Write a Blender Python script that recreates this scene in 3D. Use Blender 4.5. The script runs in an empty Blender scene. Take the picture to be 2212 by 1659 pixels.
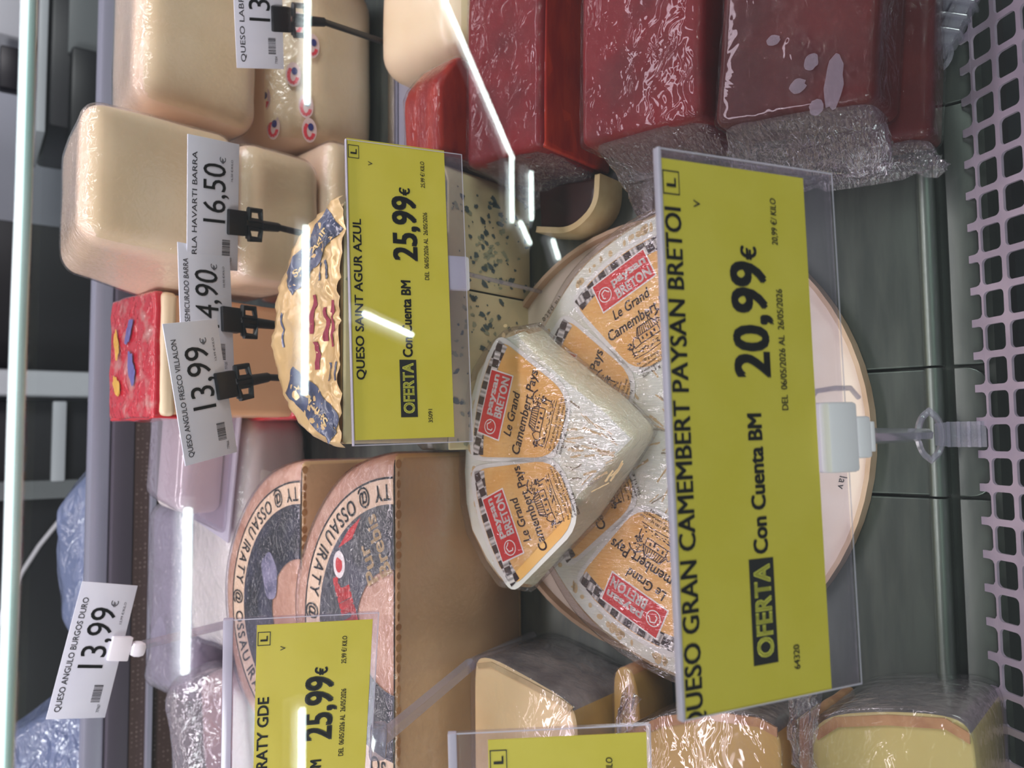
import bpy, bmesh, math, random
import numpy as np
from mathutils import Vector, Matrix, noise
random.seed(7)
SC = bpy.context.scene
COL = SC.collection

# ------------------------------------------------------------------ camera, world, lights, exposure
FPX = 1700.0
PITCH, YAW, ROLL = math.radians(35), math.radians(4.6), math.radians(2.1)
CAM = Vector((0, 0, 1.35))
FWD = Vector((math.sin(YAW)*math.cos(PITCH), math.cos(YAW)*math.cos(PITCH), -math.sin(PITCH)))
_r0 = Vector((math.cos(YAW), -math.sin(YAW), 0)); _u0 = _r0.cross(FWD)
RGT = _r0*math.cos(ROLL) + _u0*math.sin(ROLL)
UPV = _u0*math.cos(ROLL) - _r0*math.sin(ROLL)
cd = bpy.data.cameras.new('camera'); cam = bpy.data.objects.new('camera', cd); COL.objects.link(cam)
cd.sensor_width = 36; cd.lens = 36*FPX/2212; cd.clip_start = .01
# the photograph was taken with the phone held upright and lies on its side: image right = world down
_x, _y, _z = -UPV, RGT, -FWD
cam.matrix_world = Matrix(((_x.x, _y.x, _z.x, CAM.x), (_x.y, _y.y, _z.y, CAM.y), (_x.z, _y.z, _z.z, CAM.z), (0, 0, 0, 1)))
cd.dof.use_dof = True; cd.dof.focus_distance = .46; cd.dof.aperture_fstop = 11
SC.camera = cam
W = bpy.data.worlds.new('shop_air'); SC.world = W; W.use_nodes = True
W.node_tree.nodes['Background'].inputs[0].default_value = (.90, .89, 1.0, 1)
W.node_tree.nodes['Background'].inputs[1].default_value = .12
SC.view_settings.view_transform = 'Standard'; SC.view_settings.look = 'None'
SC.view_settings.exposure = -0.12; SC.view_settings.gamma = 1
SC.cycles.transparent_max_bounces = 32
SC.cycles.max_bounces = 10

def area(name, loc, target, sx, sy, power, color):
    l = bpy.data.lights.new(name, 'AREA'); l.shape = 'RECTANGLE'; l.size = sx; l.size_y = sy; l.energy = power; l.color = color
    o = bpy.data.objects.new(name, l); COL.objects.link(o); o.location = loc
    o.rotation_euler = (Vector(target)-Vector(loc)).to_track_quat('-Z', 'Y').to_euler(); return o
area('canopy_lamp', (.0, .47, 1.66), (.0, .52, 1.0), 2.4, .05, 7.5, (1, .83, .93))
area('rear_canopy_lamp', (.0, .98, 1.75), (.0, .75, 1.0), 2.4, .06, 4.2, (1, .87, .92))
area('added_fill_right', (3.0, -1.3, 2.9), (.1, .4, 1.0), 1.3, 1.3, 76.0, (1, .97, 1))  # added front fill, set aside so the front glass does not mirror it
area('added_fill_left', (-2.7, -1.3, 2.9), (.0, .4, 1.0), 1.3, 1.3, 76.0, (1, .97, 1))  # matching fill from the other side, likewise an added light

# ------------------------------------------------------------------ sloping deck frame
BETA = math.radians(14)
ORG = Vector((0, .200, 1.35-.461)); SV = Vector((0, math.cos(BETA), math.sin(BETA))); NV = Vector((0, -math.sin(BETA), math.cos(BETA)))
MD = Matrix(((1, 0, 0, ORG.x), (0, SV.y, NV.y, ORG.y), (0, SV.z, NV.z, ORG.z), (0, 0, 0, 1)))
def dk(x, s, h): return MD @ Vector((x, s, h))
def deckmat(x=0, s=0, h=0, rz=0, rx=0, ry=0):
    return MD @ Matrix.Translation((x, s, h)) @ Matrix.Rotation(rz, 4, 'Z') @ Matrix.Rotation(ry, 4, 'Y') @ Matrix.Rotation(rx, 4, 'X')

# ------------------------------------------------------------------ materials
def lin(c):
    return tuple(((v/255)/12.92 if v/255 <= .04045 else ((v/255+.055)/1.055)**2.4) for v in c)
_M = {}
def mat(name, col, rough=.5, col2=None, nscale=40, metal=0, bump=0, bscale=200, stretch=(1, 1, 1), coat=0, coatr=.08, spec=.5, sss=0, lo=.4, hi=.6, detail=4, ctex='noise', cbump=0, cbscale=90):
    if name in _M: return _M[name]
    m = bpy.data.materials.new(name); m.use_nodes = True; _M[name] = m
    nt = m.node_tree; b = nt.nodes['Principled BSDF']; L = nt.links.new
    b.inputs['Base Color'].default_value = (*lin(col), 1); b.inputs['Roughness'].default_value = rough
    b.inputs['Metallic'].default_value = metal; b.inputs['Specular IOR Level'].default_value = spec
    if coat: b.inputs['Coat Weight'].default_value = coat; b.inputs['Coat Roughness'].default_value = coatr
    if sss:
        b.inputs['Subsurface Weight'].default_value = sss; b.inputs['Subsurface Radius'].default_value = (1, .6, .3); b.inputs['Subsurface Scale'].default_value = .006
    tc = nt.nodes.new('ShaderNodeTexCoord'); mp = nt.nodes.new('ShaderNodeMapping'); mp.inputs['Scale'].default_value = stretch
    L(tc.outputs['Object'], mp.inputs['Vector'])
    if col2:
        n = nt.nodes.new('ShaderNodeTexNoise'); n.inputs['Scale'].default_value = nscale; n.inputs['Detail'].default_value = detail
        r = nt.nodes.new('ShaderNodeValToRGB'); r.color_ramp.elements[0].position = lo; r.color_ramp.elements[1].position = hi
        r.color_ramp.elements[0].color = (*lin(col), 1); r.color_ramp.elements[1].color = (*lin(col2), 1)
        L(mp.outputs['Vector'], n.inputs['Vector']); L(n.outputs['Fac'], r.inputs['Fac']); L(r.outputs['Color'], b.inputs['Base Color'])
    if bump:
        n2 = nt.nodes.new('ShaderNodeTexNoise'); n2.inputs['Scale'].default_value = bscale; n2.inputs['Detail'].default_value = 3
        bp = nt.nodes.new('ShaderNodeBump'); bp.inputs['Strength'].default_value = bump; bp.inputs['Distance'].default_value = .002
        L(mp.outputs['Vector'], n2.inputs['Vector']); L(n2.outputs['Fac'], bp.inputs['Height']); L(bp.outputs['Normal'], b.inputs['Normal'])
    if cbump:
        n3 = nt.nodes.new('ShaderNodeTexNoise'); n3.inputs['Scale'].default_value = cbscale; n3.inputs['Detail'].default_value = 2; n3.inputs['Distortion'].default_value = 1.2
        bp3 = nt.nodes.new('ShaderNodeBump'); bp3.inputs['Strength'].default_value = cbump; bp3.inputs['Distance'].default_value = .003
        L(mp.outputs['Vector'], n3.inputs['Vector']); L(n3.outputs['Fac'], bp3.inputs['Height']); L(bp3.outputs['Normal'], b.inputs['Coat Normal'])
    return m

def clear(name, tint=(255, 255, 255), haze=.05, hazecol=(235, 230, 240), rough=.05, refl=.06, bump=0, bscale=120, stretch=(1, 1, 1), dist=.003, distort=1.0):
    """thin clear plastic or glass: lets light straight through, mirrors by angle, scatters a little"""
    if name in _M: return _M[name]
    m = bpy.data.materials.new(name); m.use_nodes = True; _M[name] = m
    nt = m.node_tree; nt.nodes.clear(); N = nt.nodes.new; L = nt.links.new
    out = N('ShaderNodeOutputMaterial'); tr = N('ShaderNodeBsdfTransparent'); gl = N('ShaderNodeBsdfGlossy'); df = N('ShaderNodeBsdfDiffuse')
    tr.inputs['Color'].default_value = (*lin(tint), 1); gl.inputs['Roughness'].default_value = rough; df.inputs['Color'].default_value = (*lin(hazecol), 1)
    m1 = N('ShaderNodeMixShader'); m1.inputs[0].default_value = haze; L(tr.outputs[0], m1.inputs[1]); L(df.outputs[0], m1.inputs[2])
    lw = N('ShaderNodeLayerWeight'); lw.inputs['Blend'].default_value = .5
    pw = N('ShaderNodeMath'); pw.operation = 'POWER'; pw.inputs[1].default_value = 5; L(lw.outputs['Facing'], pw.inputs[0])
    ma = N('ShaderNodeMath'); ma.operation = 'MULTIPLY_ADD'; ma.inputs[1].default_value = 1-refl; ma.inputs[2].default_value = refl; L(pw.outputs[0], ma.inputs[0])
    m2 = N('ShaderNodeMixShader'); L(ma.outputs[0], m2.inputs[0]); L(m1.outputs[0], m2.inputs[1]); L(gl.outputs[0], m2.inputs[2]); L(m2.outputs[0], out.inputs[0])
    if bump:
        tc = N('ShaderNodeTexCoord'); mp = N('ShaderNodeMapping'); mp.inputs['Scale'].default_value = stretch; L(tc.outputs['Object'], mp.inputs['Vector'])
        n = N('ShaderNodeTexNoise'); n.inputs['Scale'].default_value = bscale; n.inputs['Detail'].default_value = 3; n.inputs['Distortion'].default_value = distort; L(mp.outputs['Vector'], n.inputs['Vector'])
        bp = N('ShaderNodeBump'); bp.inputs['Strength'].default_value = bump; bp.inputs['Distance'].default_value = dist
        L(n.outputs['Fac'], bp.inputs['Height']); L(bp.outputs['Normal'], gl.inputs['Normal']); L(bp.outputs['Normal'], df.inputs['Normal'])
    return m

def emit(name, col, s):
    if name in _M: return _M[name]
    m = bpy.data.materials.new(name); m.use_nodes = True; _M[name] = m; nt = m.node_tree; nt.nodes.clear()
    e = nt.nodes.new('ShaderNodeEmission'); e.inputs[0].default_value = (*lin(col), 1); e.inputs[1].default_value = s
    o = nt.nodes.new('ShaderNodeOutputMaterial'); nt.links.new(e.outputs[0], o.inputs[0]); return m

# ------------------------------------------------------------------ object helpers
def props(o, label=None, cat=None, group=None, kind=None):
    if label: o['label'] = label
    if cat: o['category'] = cat
    if group: o['group'] = group
    if kind: o['kind'] = kind
    return o
def thing(name, label, cat, M=None, group=None):
    o = bpy.data.objects.new(name, None); COL.objects.link(o); o.empty_display_size = .02
    if M is not None: o.matrix_world = M
    return props(o, label, cat, group)
def meshobj(name, verts, faces, m, parent=None, smooth=None, M=None):
    me = bpy.data.meshes.new(name); me.from_pydata([tuple(v) for v in verts], [], faces); me.update()
    return _link(name, me, m, parent, smooth, M)
def _link(name, me, m, parent, smooth, M):
    if m: me.materials.append(m)
    if smooth is not None:
        me.polygons.foreach_set('use_smooth', [True]*len(me.polygons))
        if smooth < 3: me.set_sharp_from_angle(angle=smooth)
    o = bpy.data.objects.new(name, me); COL.objects.link(o)
    if parent is not None: o.parent = parent
    if M is not None:
        if parent is not None: o.matrix_local = M
        else: o.matrix_world = M
    return o
def bmobj(name, bm, m, parent=None, smooth=None, M=None):
    bmesh.ops.recalc_face_normals(bm, faces=bm.faces[:])
    me = bpy.data.meshes.new(name); bm.to_mesh(me); bm.free()
    return _link(name, me, m, parent, smooth, M)

def rbox_data(x0, x1, y0, y1, z0, z1, r, n=10, nz=0.0, ns=30, seed=0, deform=None):
    """rounded box as a grid shell, with optional uneven surface"""
    hx, hy, hz = (x1-x0)/2, (y1-y0)/2, (z1-z0)/2; c = Vector(((x0+x1)/2, (y0+y1)/2, (z0+z1)/2)); r = min(r, hx, hy, hz)
    idx, V, F = {}, [], []
    def coord(i, h):
        t = i/n*2-1
        k = 1 - r/h if h > r else 0
        # denser near the edges
        if abs(t) < .5: return t*2*k*h
        a = (abs(t)-.5)*2
        return math.copysign(k*h + a*r, t)
    def vert(i, j, k):
        if (i, j, k) in idx: return idx[i, j, k]
        p = Vector((coord(i, hx), coord(j, hy), coord(k, hz)))
        q = Vector((max(-(hx-r), min(hx-r, p.x)), max(-(hy-r), min(hy-r, p.y)), max(-(hz-r), min(hz-r, p.z))))
        d = p-q
        if d.length > 1e-9:
            # cube-corner to sphere mapping
            mx = max(abs(d.x), abs(d.y), abs(d.z)); d = d.normalized()*mx if d.length > 0 else d
            p = q+d
        if nz:
            w = noise.noise_vector((p+c)*ns+Vector((seed*3.1, seed*1.7, 0)))
            p = p + w*nz
        p = p + c
        if deform: p = Vector(deform(p))
        idx[i, j, k] = len(V); V.append(p); return idx[i, j, k]
    R = range(n)
    for a in R:
        for b in R:
            F.append((vert(a, b, 0), vert(a, b+1, 0), vert(a+1, b+1, 0), vert(a+1, b, 0)))
            F.append((vert(a, b, n), vert(a+1, b, n), vert(a+1, b+1, n), vert(a, b+1, n)))
            F.append((vert(a, 0, b), vert(a+1, 0, b), vert(a+1, 0, b+1), vert(a, 0, b+1)))
            F.append((vert(a, n, b), vert(a, n, b+1), vert(a+1, n, b+1), vert(a+1, n, b)))
            F.append((vert(0, a, b), vert(0, a, b+1), vert(0, a+1, b+1), vert(0, a+1, b)))
            F.append((vert(n, a, b), vert(n, a+1, b), vert(n, a+1, b+1), vert(n, a, b+1)))
    return V, F
def rbox(name, dims, r, m, parent=None, n=10, nz=0.0, ns=30, seed=0, deform=None, M=None, keep=None):
    V, F = rbox_data(*dims, r, n, nz, ns, seed, deform)
    if keep:
        F2 = []
        for f in F:
            a, b, c, d = (V[i] for i in f); nn = (c-a).cross(d-b)
            if nn.length > 0: nn.normalize()
            if keep((a+b+c+d)/4, nn): F2.append(f)
        used = sorted({i for f in F2 for i in f}); mp = {v: i for i, v in enumerate(used)}
        V = [V[i] for i in used]; F = [tuple(mp[i] for i in f) for f in F2]
    return meshobj(name, V, F, m, parent, 4, M)
def box(name, x0, x1, y0, y1, z0, z1, m, parent=None, bev=0.0, M=None):
    bm = bmesh.new(); bmesh.ops.create_cube(bm, size=1)
    for v in bm.verts: v.co = Vector((x0+(v.co.x+.5)*(x1-x0), y0+(v.co.y+.5)*(y1-y0), z0+(v.co.z+.5)*(z1-z0)))
    if bev: bmesh.ops.bevel(bm, geom=bm.edges[:], offset=bev, segments=2, profile=.5, affect='EDGES')
    return bmobj(name, bm, m, parent, .6 if bev else None, M)

def prism_bm(out, z0, z1, bev=0, seg=3, scale_top=None):
    bm = bmesh.new()
    lo = [bm.verts.new((x, y, z0)) for x, y in out]
    top = scale_top or out
    hi = [bm.verts.new((x, y, z1)) for x, y in top]
    n = len(out)
    bm.faces.new(lo[::-1]); bm.faces.new(hi)
    for i in range(n): bm.faces.new((lo[i], lo[(i+1) % n], hi[(i+1) % n], hi[i]))
    bmesh.ops.recalc_face_normals(bm, faces=bm.faces[:])
    if bev:
        es = [e for e in bm.edges if e.calc_face_angle(0) > .6]
        bmesh.ops.bevel(bm, geom=es, offset=bev, segments=seg, profile=.5, affect='EDGES', clamp_overlap=True)
    return bm
def prism(name, out, z0, z1, m, parent=None, bev=0, keep=None, M=None, top=None, sm=.7):
    bm = prism_bm(out, z0, z1, bev, 3, top)
    if keep:
        bm.normal_update()
        bad = [f for f in bm.faces if not keep(f.calc_center_median(), f.normal)]
        bmesh.ops.delete(bm, geom=bad, context='FACES')
    return bmobj(name, bm, m, parent, sm, M)
def flat(name, polys, m, parent=None, z=0.0, M=None):
    """flat printed marks: list of outlines on one plane"""
    V, F = [], []
    for p in polys:
        F.append(tuple(range(len(V), len(V)+len(p)))); V += [(x, y, z) for x, y in p]
    return meshobj(name, V, F, m, parent, None, M)
def tube_data(pts, r, seg=8):
    V, F = [], []; pts = [Vector(p) for p in pts]
    for i, p in enumerate(pts):
        d = (pts[min(i+1, len(pts)-1)]-pts[max(i-1, 0)]).normalized()
        a = d.orthogonal().normalized() if i == 0 else (a - d*a.dot(d)).normalized()
        b = d.cross(a); rr = r[i] if isinstance(r, (list, tuple)) else r
        for k in range(seg):
            t = 2*math.pi*k/seg; V.append(p+(a*math.cos(t)+b*math.sin(t))*rr)
    for i in range(len(pts)-1):
        for k in range(seg):
            F.append((i*seg+k, i*seg+(k+1) % seg, (i+1)*seg+(k+1) % seg, (i+1)*seg+k))
    F.append(tuple(range(seg))[::-1]); F.append(tuple(range((len(pts)-1)*seg, len(pts)*seg)))
    return V, F
def tube(name, pts, r, m, parent=None, seg=8, M=None):
    V, F = tube_data(pts, r, seg); return meshobj(name, V, F, m, parent, .9, M)
def joinm(parts):
    V, F = [], []
    for v, f in parts:
        o = len(V); V += list(v); F += [tuple(i+o for i in g) for g in f]
    return V, F

# ------------------------------------------------------------------ lettering
_T = {}
def glyphs(body, bold=0.0, res=3):
    k = (body, bold)
    if k in _T: return _T[k]
    cu = bpy.data.curves.new('t', 'FONT'); cu.body = body; cu.size = 1; cu.offset = 0; cu.resolution_u = res; cu.fill_mode = 'FRONT'
    o = bpy.data.objects.new('t', cu); COL.objects.link(o)
    dg = bpy.context.evaluated_depsgraph_get(); dg.update()
    me = bpy.data.meshes.new_from_object(o.evaluated_get(dg))
    V = np.array([v.co[:] for v in me.vertices]).reshape(-1, 3); F = [tuple(p.vertices) for p in me.polygons]
    bpy.data.meshes.remove(me); bpy.data.objects.remove(o); bpy.data.curves.remove(cu)
    if bold:   # heavier strokes: the same letters laid over themselves a hair apart
        n0 = len(V); sh = [(a*bold, b*bold*.7, i*1e-5) for i, (a, b) in enumerate(((0, 0), (-1, -1), (1, 1), (-1, 1), (1, -1)))]
        F = [tuple(i+q*n0 for i in f) for q in range(5) for f in F]; V = np.concatenate([V+np.array(h) for h in sh])
    _T[k] = (V, F); return _T[k]
_h = glyphs('H')[0]; CAPH = _h[:, 1].max()
def text_data(body, x0, x1, y, cap, bold=0.0, slant=0.0):
    """text from x0 to x1 on baseline y with capital height cap"""
    V, F = glyphs(body, bold)
    w = V[:, 0].max()-V[:, 0].min(); X = x0+(V[:, 0]-V[:, 0].min())*(x1-x0)/w; Y = V[:, 1]*cap/CAPH
    return [(a+b*slant, b+y, 0) for a, b in zip(X, Y)], F
def text(name, body, x0, x1, y, cap, m, parent, z=0, bold=0.0, M=None, slant=0.0):
    V, F = text_data(body, x0, x1, y, cap, bold, slant)
    V = [(a, b, z) for a, b, c in V]
    return meshobj(name, V, F, m, parent, None, M)
def arc_text(name, body, r, a0, cap, m, parent, z, step=1.0, inward=False, bold=0.0, cx=0, cy=0, squash=1.0, amax=None):
    """letters one by one round an arc; a0 = start angle, clockwise reading outward-up unless inward"""
    parts = []; a = a0
    for ch in body:
        if amax is not None and a > amax: break
        if ch == ' ': a -= (1 if not inward else -1)*cap*.45*step/r; continue
        V, F = glyphs(ch, bold); w = (V[:, 0].max()-V[:, 0].min())*cap/CAPH*squash; mid = (V[:, 0].max()+V[:, 0].min())/2
        da = (w+cap*.18)*step/r/2; a += -da if not inward else da
        rot = a-math.pi/2 if not inward else a+math.pi/2
        c, s = math.cos(rot), math.sin(rot); out = []
        for x, y, _ in V:
            px, py = (x-mid)*cap/CAPH*squash, y*cap/CAPH
            out.append((cx+r*math.cos(a)+px*c-py*s, cy+r*math.sin(a)+px*s+py*c, z))
        parts.append((out, F)); a += -da if not inward else da
    V, F = joinm(parts); return meshobj(name, V, F, m, parent)

# ------------------------------------------------------------------ material library
STEEL = mat('brushed_steel', (92, 98, 94), .38, (110, 116, 110), 20, metal=.8, bump=.05, bscale=40, stretch=(.5, 3, 1), spec=.4)
ROLL = mat('rolled_steel', (128, 138, 131), .38, metal=.9)
STEELB = mat('bright_steel', (190, 190, 192), .22, metal=1)
GRILLE = mat('grille_steel', (196, 178, 198), .42, (180, 164, 184), 30, metal=.5, bump=.05, bscale=150)
DARK = mat('dark_void', (26, 24, 28), .35, (40, 42, 46), 18)
BROWN = mat('rear_panel', (62, 46, 42), .5)
LEDGE = mat('ledge_metal', (178, 176, 196), .3, metal=.4)
LEDGED = mat('ledge_dark', (92, 84, 96), .4, metal=.3)
GLASS = clear('shop_glass', (250, 254, 252), haze=.004, hazecol=(225, 245, 238), rough=.0, refl=.055)
GEDGE = mat('glass_edge', (205, 248, 242), .12, (235, 255, 252), 60, spec=.8, coat=1, coatr=.05, stretch=(.2, 1, 1))
SLEEVE = clear('sign_plastic', (246, 244, 250), haze=.05, hazecol=(215, 208, 228), rough=.12, refl=.06)
SLEEVE_EDGE = clear('sign_plastic_edge', (236, 232, 242), haze=.62, hazecol=(228, 220, 238), rough=.2, refl=.08)
CLIPCLEAR = clear('clip_clear_plastic', (232, 230, 238), haze=.22, hazecol=(215, 212, 226), rough=.12, refl=.12)
WHITEPL = mat('white_plastic', (246, 240, 248), .35)
BLACKPL = mat('black_plastic', (20, 20, 24), .4)
YELLOW = mat('yellow_card', (211, 193, 60), .55, (215, 197, 70), 30)
PAPER = mat('white_card', (222, 222, 236), .5, (228, 228, 240), 30)
INK = mat('black_ink', (24, 24, 26), .55)
INKG = mat('grey_ink', (70, 70, 78), .55)
YINK = mat('yellow_ink', (228, 222, 90), .55)
TUBE = emit('tube_light', (240, 255, 252), 30.0)

# ------------------------------------------------------------------ ceiling tubes behind the camera (they show as streaks in the front glass)
def lamp(a, b, label):
    root = thing('tube_lamp', label, 'lamp', Matrix.Translation((Vector(a)+Vector(b))/2), 'ceiling tube lamps')
    A, B = Vector(a)-root.location, Vector(b)-root.location
    A, B = Vector(a)-(Vector(a)+Vector(b))/2, Vector(b)-(Vector(a)+Vector(b))/2
    tube('tube', [A, B], .0094, TUBE, root, 12)
    d = (B-A).normalized()
    s = d.cross(Vector((0, 0, 1))).normalized()
    V = []
    for e in (A-d*.03, B+d*.03):
        for w in (-.035, .035):
            for h in (.016, .05): V.append(e+s*w+Vector((0, 0, h)))
    meshobj('housing', V, [(0, 1, 3, 2), (4, 6, 7, 5), (0, 4, 5, 1), (2, 3, 7, 6), (0, 2, 6, 4), (1, 5, 7, 3)], WHITEPL, root)
LZ = 2.95
for a, b, l in [((1.476, -1.396, LZ), (1.113, -1.396, LZ), 'ceiling tube mirrored in the glass over the oval printed film'),
                ((.697, -1.396, LZ), (.14, -1.396, LZ), 'ceiling tube mirrored across the foil topped blue cheese'),
                ((-.859, -1.396, LZ), (-1.30, -1.396, LZ), 'ceiling tube mirrored on the yellow sign over the half wheels'),
                ((-.191, -.965, LZ), (-.636, -.965, LZ), 'ceiling tube mirrored over the glossy lilac packet'),
                ((1.862, -2.174, LZ), (1.329, -2.739, LZ), 'long slanting ceiling tube mirrored across the red paste block'),
                ((1.325, -2.726, LZ), (1.019, -2.726, LZ), 'ceiling tube mirrored beside the blue veined cheese corner'),
                ((1.318, -2.916, LZ), (1.075, -2.916, LZ), 'ceiling tube mirrored above the brown paste end'),
                ((1.038, -2.804, LZ), (.950, -2.898, LZ), 'short slanting ceiling tube mirrored on the blue veined face'),
                ((1.022, -3.14, LZ), (.931, -3.205, LZ), 'short slanting ceiling tube mirrored on the round tray rim'),
                ((.443, -1.683, LZ), (.395, -1.956, LZ), 'short ceiling tube mirrored on the middle yellow sign')]:
    lamp(a, b, l)

# ------------------------------------------------------------------ the shop behind the counter (structure)
FLOORM = mat('shop_floor', (120, 118, 116), .5, (104, 102, 100), 6)
WALLM = mat('shop_wall', (196, 200, 212), .6, (186, 191, 204), 3)
props(box('floor', -4, 4, -4, 4, -.1, 0, FLOORM), 'grey shop floor', kind='structure')
props(box('wall_back', -4, 4, 2.75, 2.85, 0, 3.2, WALLM), 'pale grey wall behind the service side', kind='structure')

# ------------------------------------------------------------------ display case
case = thing('display_case', 'refrigerated steel counter with sloping front glass and brown rear grille', 'display counter', deckmat())
box('base_panel', -1.2, 1.4, .0, .985, -.05, -.012, STEEL, case)
box('well_floor', -1.2, 1.4, -.16, .0, -.11, -.095, DARK, case)
box('ledge', -1.2, 1.4, .955, .972, .074, .098, LEDGE, case, .004)
box('ledge_front', -1.2, 1.4, .950, .985, .046, .073, LEDGED, case, .003)
# perforated brown panel at the back: dimples are surface pattern
m = BROWN; nt = m.node_tree; b = nt.nodes['Principled BSDF']
tc = nt.nodes.new('ShaderNodeTexCoord'); vo = nt.nodes.new('ShaderNodeTexVoronoi'); vo.inputs['Scale'].default_value = 170; vo.inputs['Randomness'].default_value = .15
rp = nt.nodes.new('ShaderNodeValToRGB'); rp.color_ramp.elements[0].position = .22; rp.color_ramp.elements[1].position = .30
rp.color_ramp.elements[0].color = (*lin((128, 112, 104)), 1); rp.color_ramp.elements[1].color = (*lin((74, 56, 52)), 1)
nt.links.new(tc.outputs['Object'], vo.inputs['Vector']); nt.links.new(vo.outputs['Distance'], rp.inputs['Fac']); nt.links.new(rp.outputs['Color'], b.inputs['Base Color'])
box('rear_grille', -1.2, 1.4, .952, .968, -.012, .045, BROWN, case)
box('rear_trim', -1.2, 1.4, .944, .951, .020, .026, LEDGE, case)
# sloping pane of front glass, in world axes, with its rounded polished top edge
TAU = math.radians(33); gn = Vector((0, -math.cos(TAU), math.sin(TAU))); gu = Vector((0, math.sin(TAU), math.cos(TAU)))
GP = Vector((0, .185, 1.134)); MDI = MD.inverted()
def gpt(x, t, d): return MDI @ (GP+gu*t+gn*d+Vector((x, 0, 0)))
T0, T1 = -.345, .2350
V = [gpt(x, t, d) for x in (-1.2, 1.4) for t in (T0, T1) for d in (0, .0062)]
pane = meshobj('front_glass', V, [(0, 1, 3, 2), (4, 6, 7, 5), (0, 4, 5, 1), (2, 3, 7, 6), (0, 2, 6, 4), (1, 5, 7, 3)], GLASS, case)
tube('glass_edge', [gpt(-1.2+.04*i, T1+.002, .0031+.00025*math.sin(i*1.9)) for i in range(66)], .0026, GEDGE, case, 12)
tube('added_edge_glow', [gpt(-1.2+.04*i, T1+.0020, .0044+.0003*math.sin(i*1.9)) for i in range(66)], .0016, emit('edge_glow', (226, 255, 252), 1.5), case, 8)  # emissive core added so the polished glass edge reads as brightly lit
props(pane, 'clear sloping glass')
wt = box('worktop', -1.2, 1.4, 1.135, 1.42, 1.16, 1.18, LEDGED, case, .003, M=MDI)
box('kick_panel', -1.2, 1.4, -.20, -.165, -.8, -.07, LEDGED, case)

# steel trays lying on the counter base
def tray(x0, x1, label, s0=.0035, rc=0.0):
    t = thing('steel_tray', label, 'tray', deckmat(), 'brushed steel deck trays')
    g = .0007; prism('plate', [(x0+g, .93), (x0+g, .0245), (x1-g, .0245), (x1-g, .93)], -.0115, 0, STEEL, t, .0012)
    out = [(x0+g, .0190)]
    if rc:
        for i in range(7): a = math.pi+i*math.pi/12; out.append((x0+g+rc+rc*math.cos(a), s0+rc+rc*math.sin(a)))
        for i in range(7): a = 1.5*math.pi+i*math.pi/12; out.append((x1-g-rc+rc*math.cos(a), s0+rc+rc*math.sin(a)))
    else: out += [(x0+g, s0), (x1-g, s0)]
    out.append((x1-g, .0190))
    prism('front_lip', out, -.0115, -.0012, STEEL, t, .0008)
    tube('rolled_edge', [(x0+g, .0285, .0012), (x1-g, .0285, .0012)], .0048, ROLL, t, 16)
    return t
tray(.187, .60, 'brushed steel tray under the dark red paste blocks')
tray(.0366, .187, 'brushed steel tray between the red blocks and the clear clamp')
tray(-.0368, .0366, 'narrow steel tray with rounded front corners under the clear clamp', .0015, .012)
tray(-.60, -.0368, 'brushed steel tray beside the yellow-green cheese wedge')

# perforated air grille at the very front
def grille():
    root = thing('air_grille', 'perforated lilac-grey steel air grille along the front edge', 'grille', Matrix.Translation(dk(0, .0045, .0032)) @ Matrix.Rotation(math.radians(-23), 4, 'X'))
    px, ps, hx, hs, rr, k = .0180, .0163, .0072, .0067, .0028, 5
    bm = bmesh.new(); n = 4*k; cache = {}
    def V(x, y, z):
        key = (round(x, 5), round(y, 5), z)
        if key not in cache: cache[key] = bm.verts.new((x, y, z))
        return cache[key]
    for ix in range(-22, 22):
        for iy in range(5):
            cx, cy = .0325+ix*px, -(.0105+iy*ps); hole, cell = [], []
            for q, (sx, sy) in enumerate(((1, 1), (-1, 1), (-1, -1), (1, -1))):
                for i in range(k):
                    a = q*math.pi/2+i*(math.pi/2)/(k-1)
                    hole.append((cx+sx*(hx-rr)+rr*math.cos(a), cy+sy*(hs-rr)+rr*math.sin(a)))
                    dx, dy = math.cos(a), math.sin(a); f = max(abs(dx), abs(dy)); cell.append((cx+dx/f*px/2, cy+dy/f*ps/2))
            for z in (0, -.0016):
                A = [V(*p, z) for p in hole]; B = [V(*p, z) for p in cell]
                for i in range(n):
                    j = (i+1) % n; f = list(dict.fromkeys([A[i], A[j], B[j], B[i]]))
                    if len(f) > 2:
                        try: bm.faces.new(f)
                        except ValueError: pass
            A = [V(*p, 0) for p in hole]; B = [V(*p, -.0016) for p in hole]
            for i in range(n):
                j = (i+1) % n
                try: bm.faces.new((A[j], A[i], B[i], B[j]))
                except ValueError: pass
            if iy == 0:   # stubs left where the sheet was cut through the next row
                w, t0, ex = .0021, cy+ps/2-.0002, cx+px/2
                pr = [(ex-w-.0026, t0), (ex+w+.0026, t0), (ex+w+.0006, t0+.0012), (ex+w, t0+.003), (ex+w, t0+.0075), (ex-w, t0+.0075), (ex-w, t0+.003), (ex-w-.0006, t0+.0012)]
                T = [bm.verts.new((x, y, .00005)) for x, y in pr]; U = [bm.verts.new((x, y, -.0016)) for x, y in pr]
                bm.faces.new(T); bm.faces.new(U[::-1])
                for i in range(8): bm.faces.new((T[(i+1) % 8], T[i], U[i], U[(i+1) % 8]))
    bmobj('perforated_sheet', bm, GRILLE, root, None)
grille()
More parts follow.
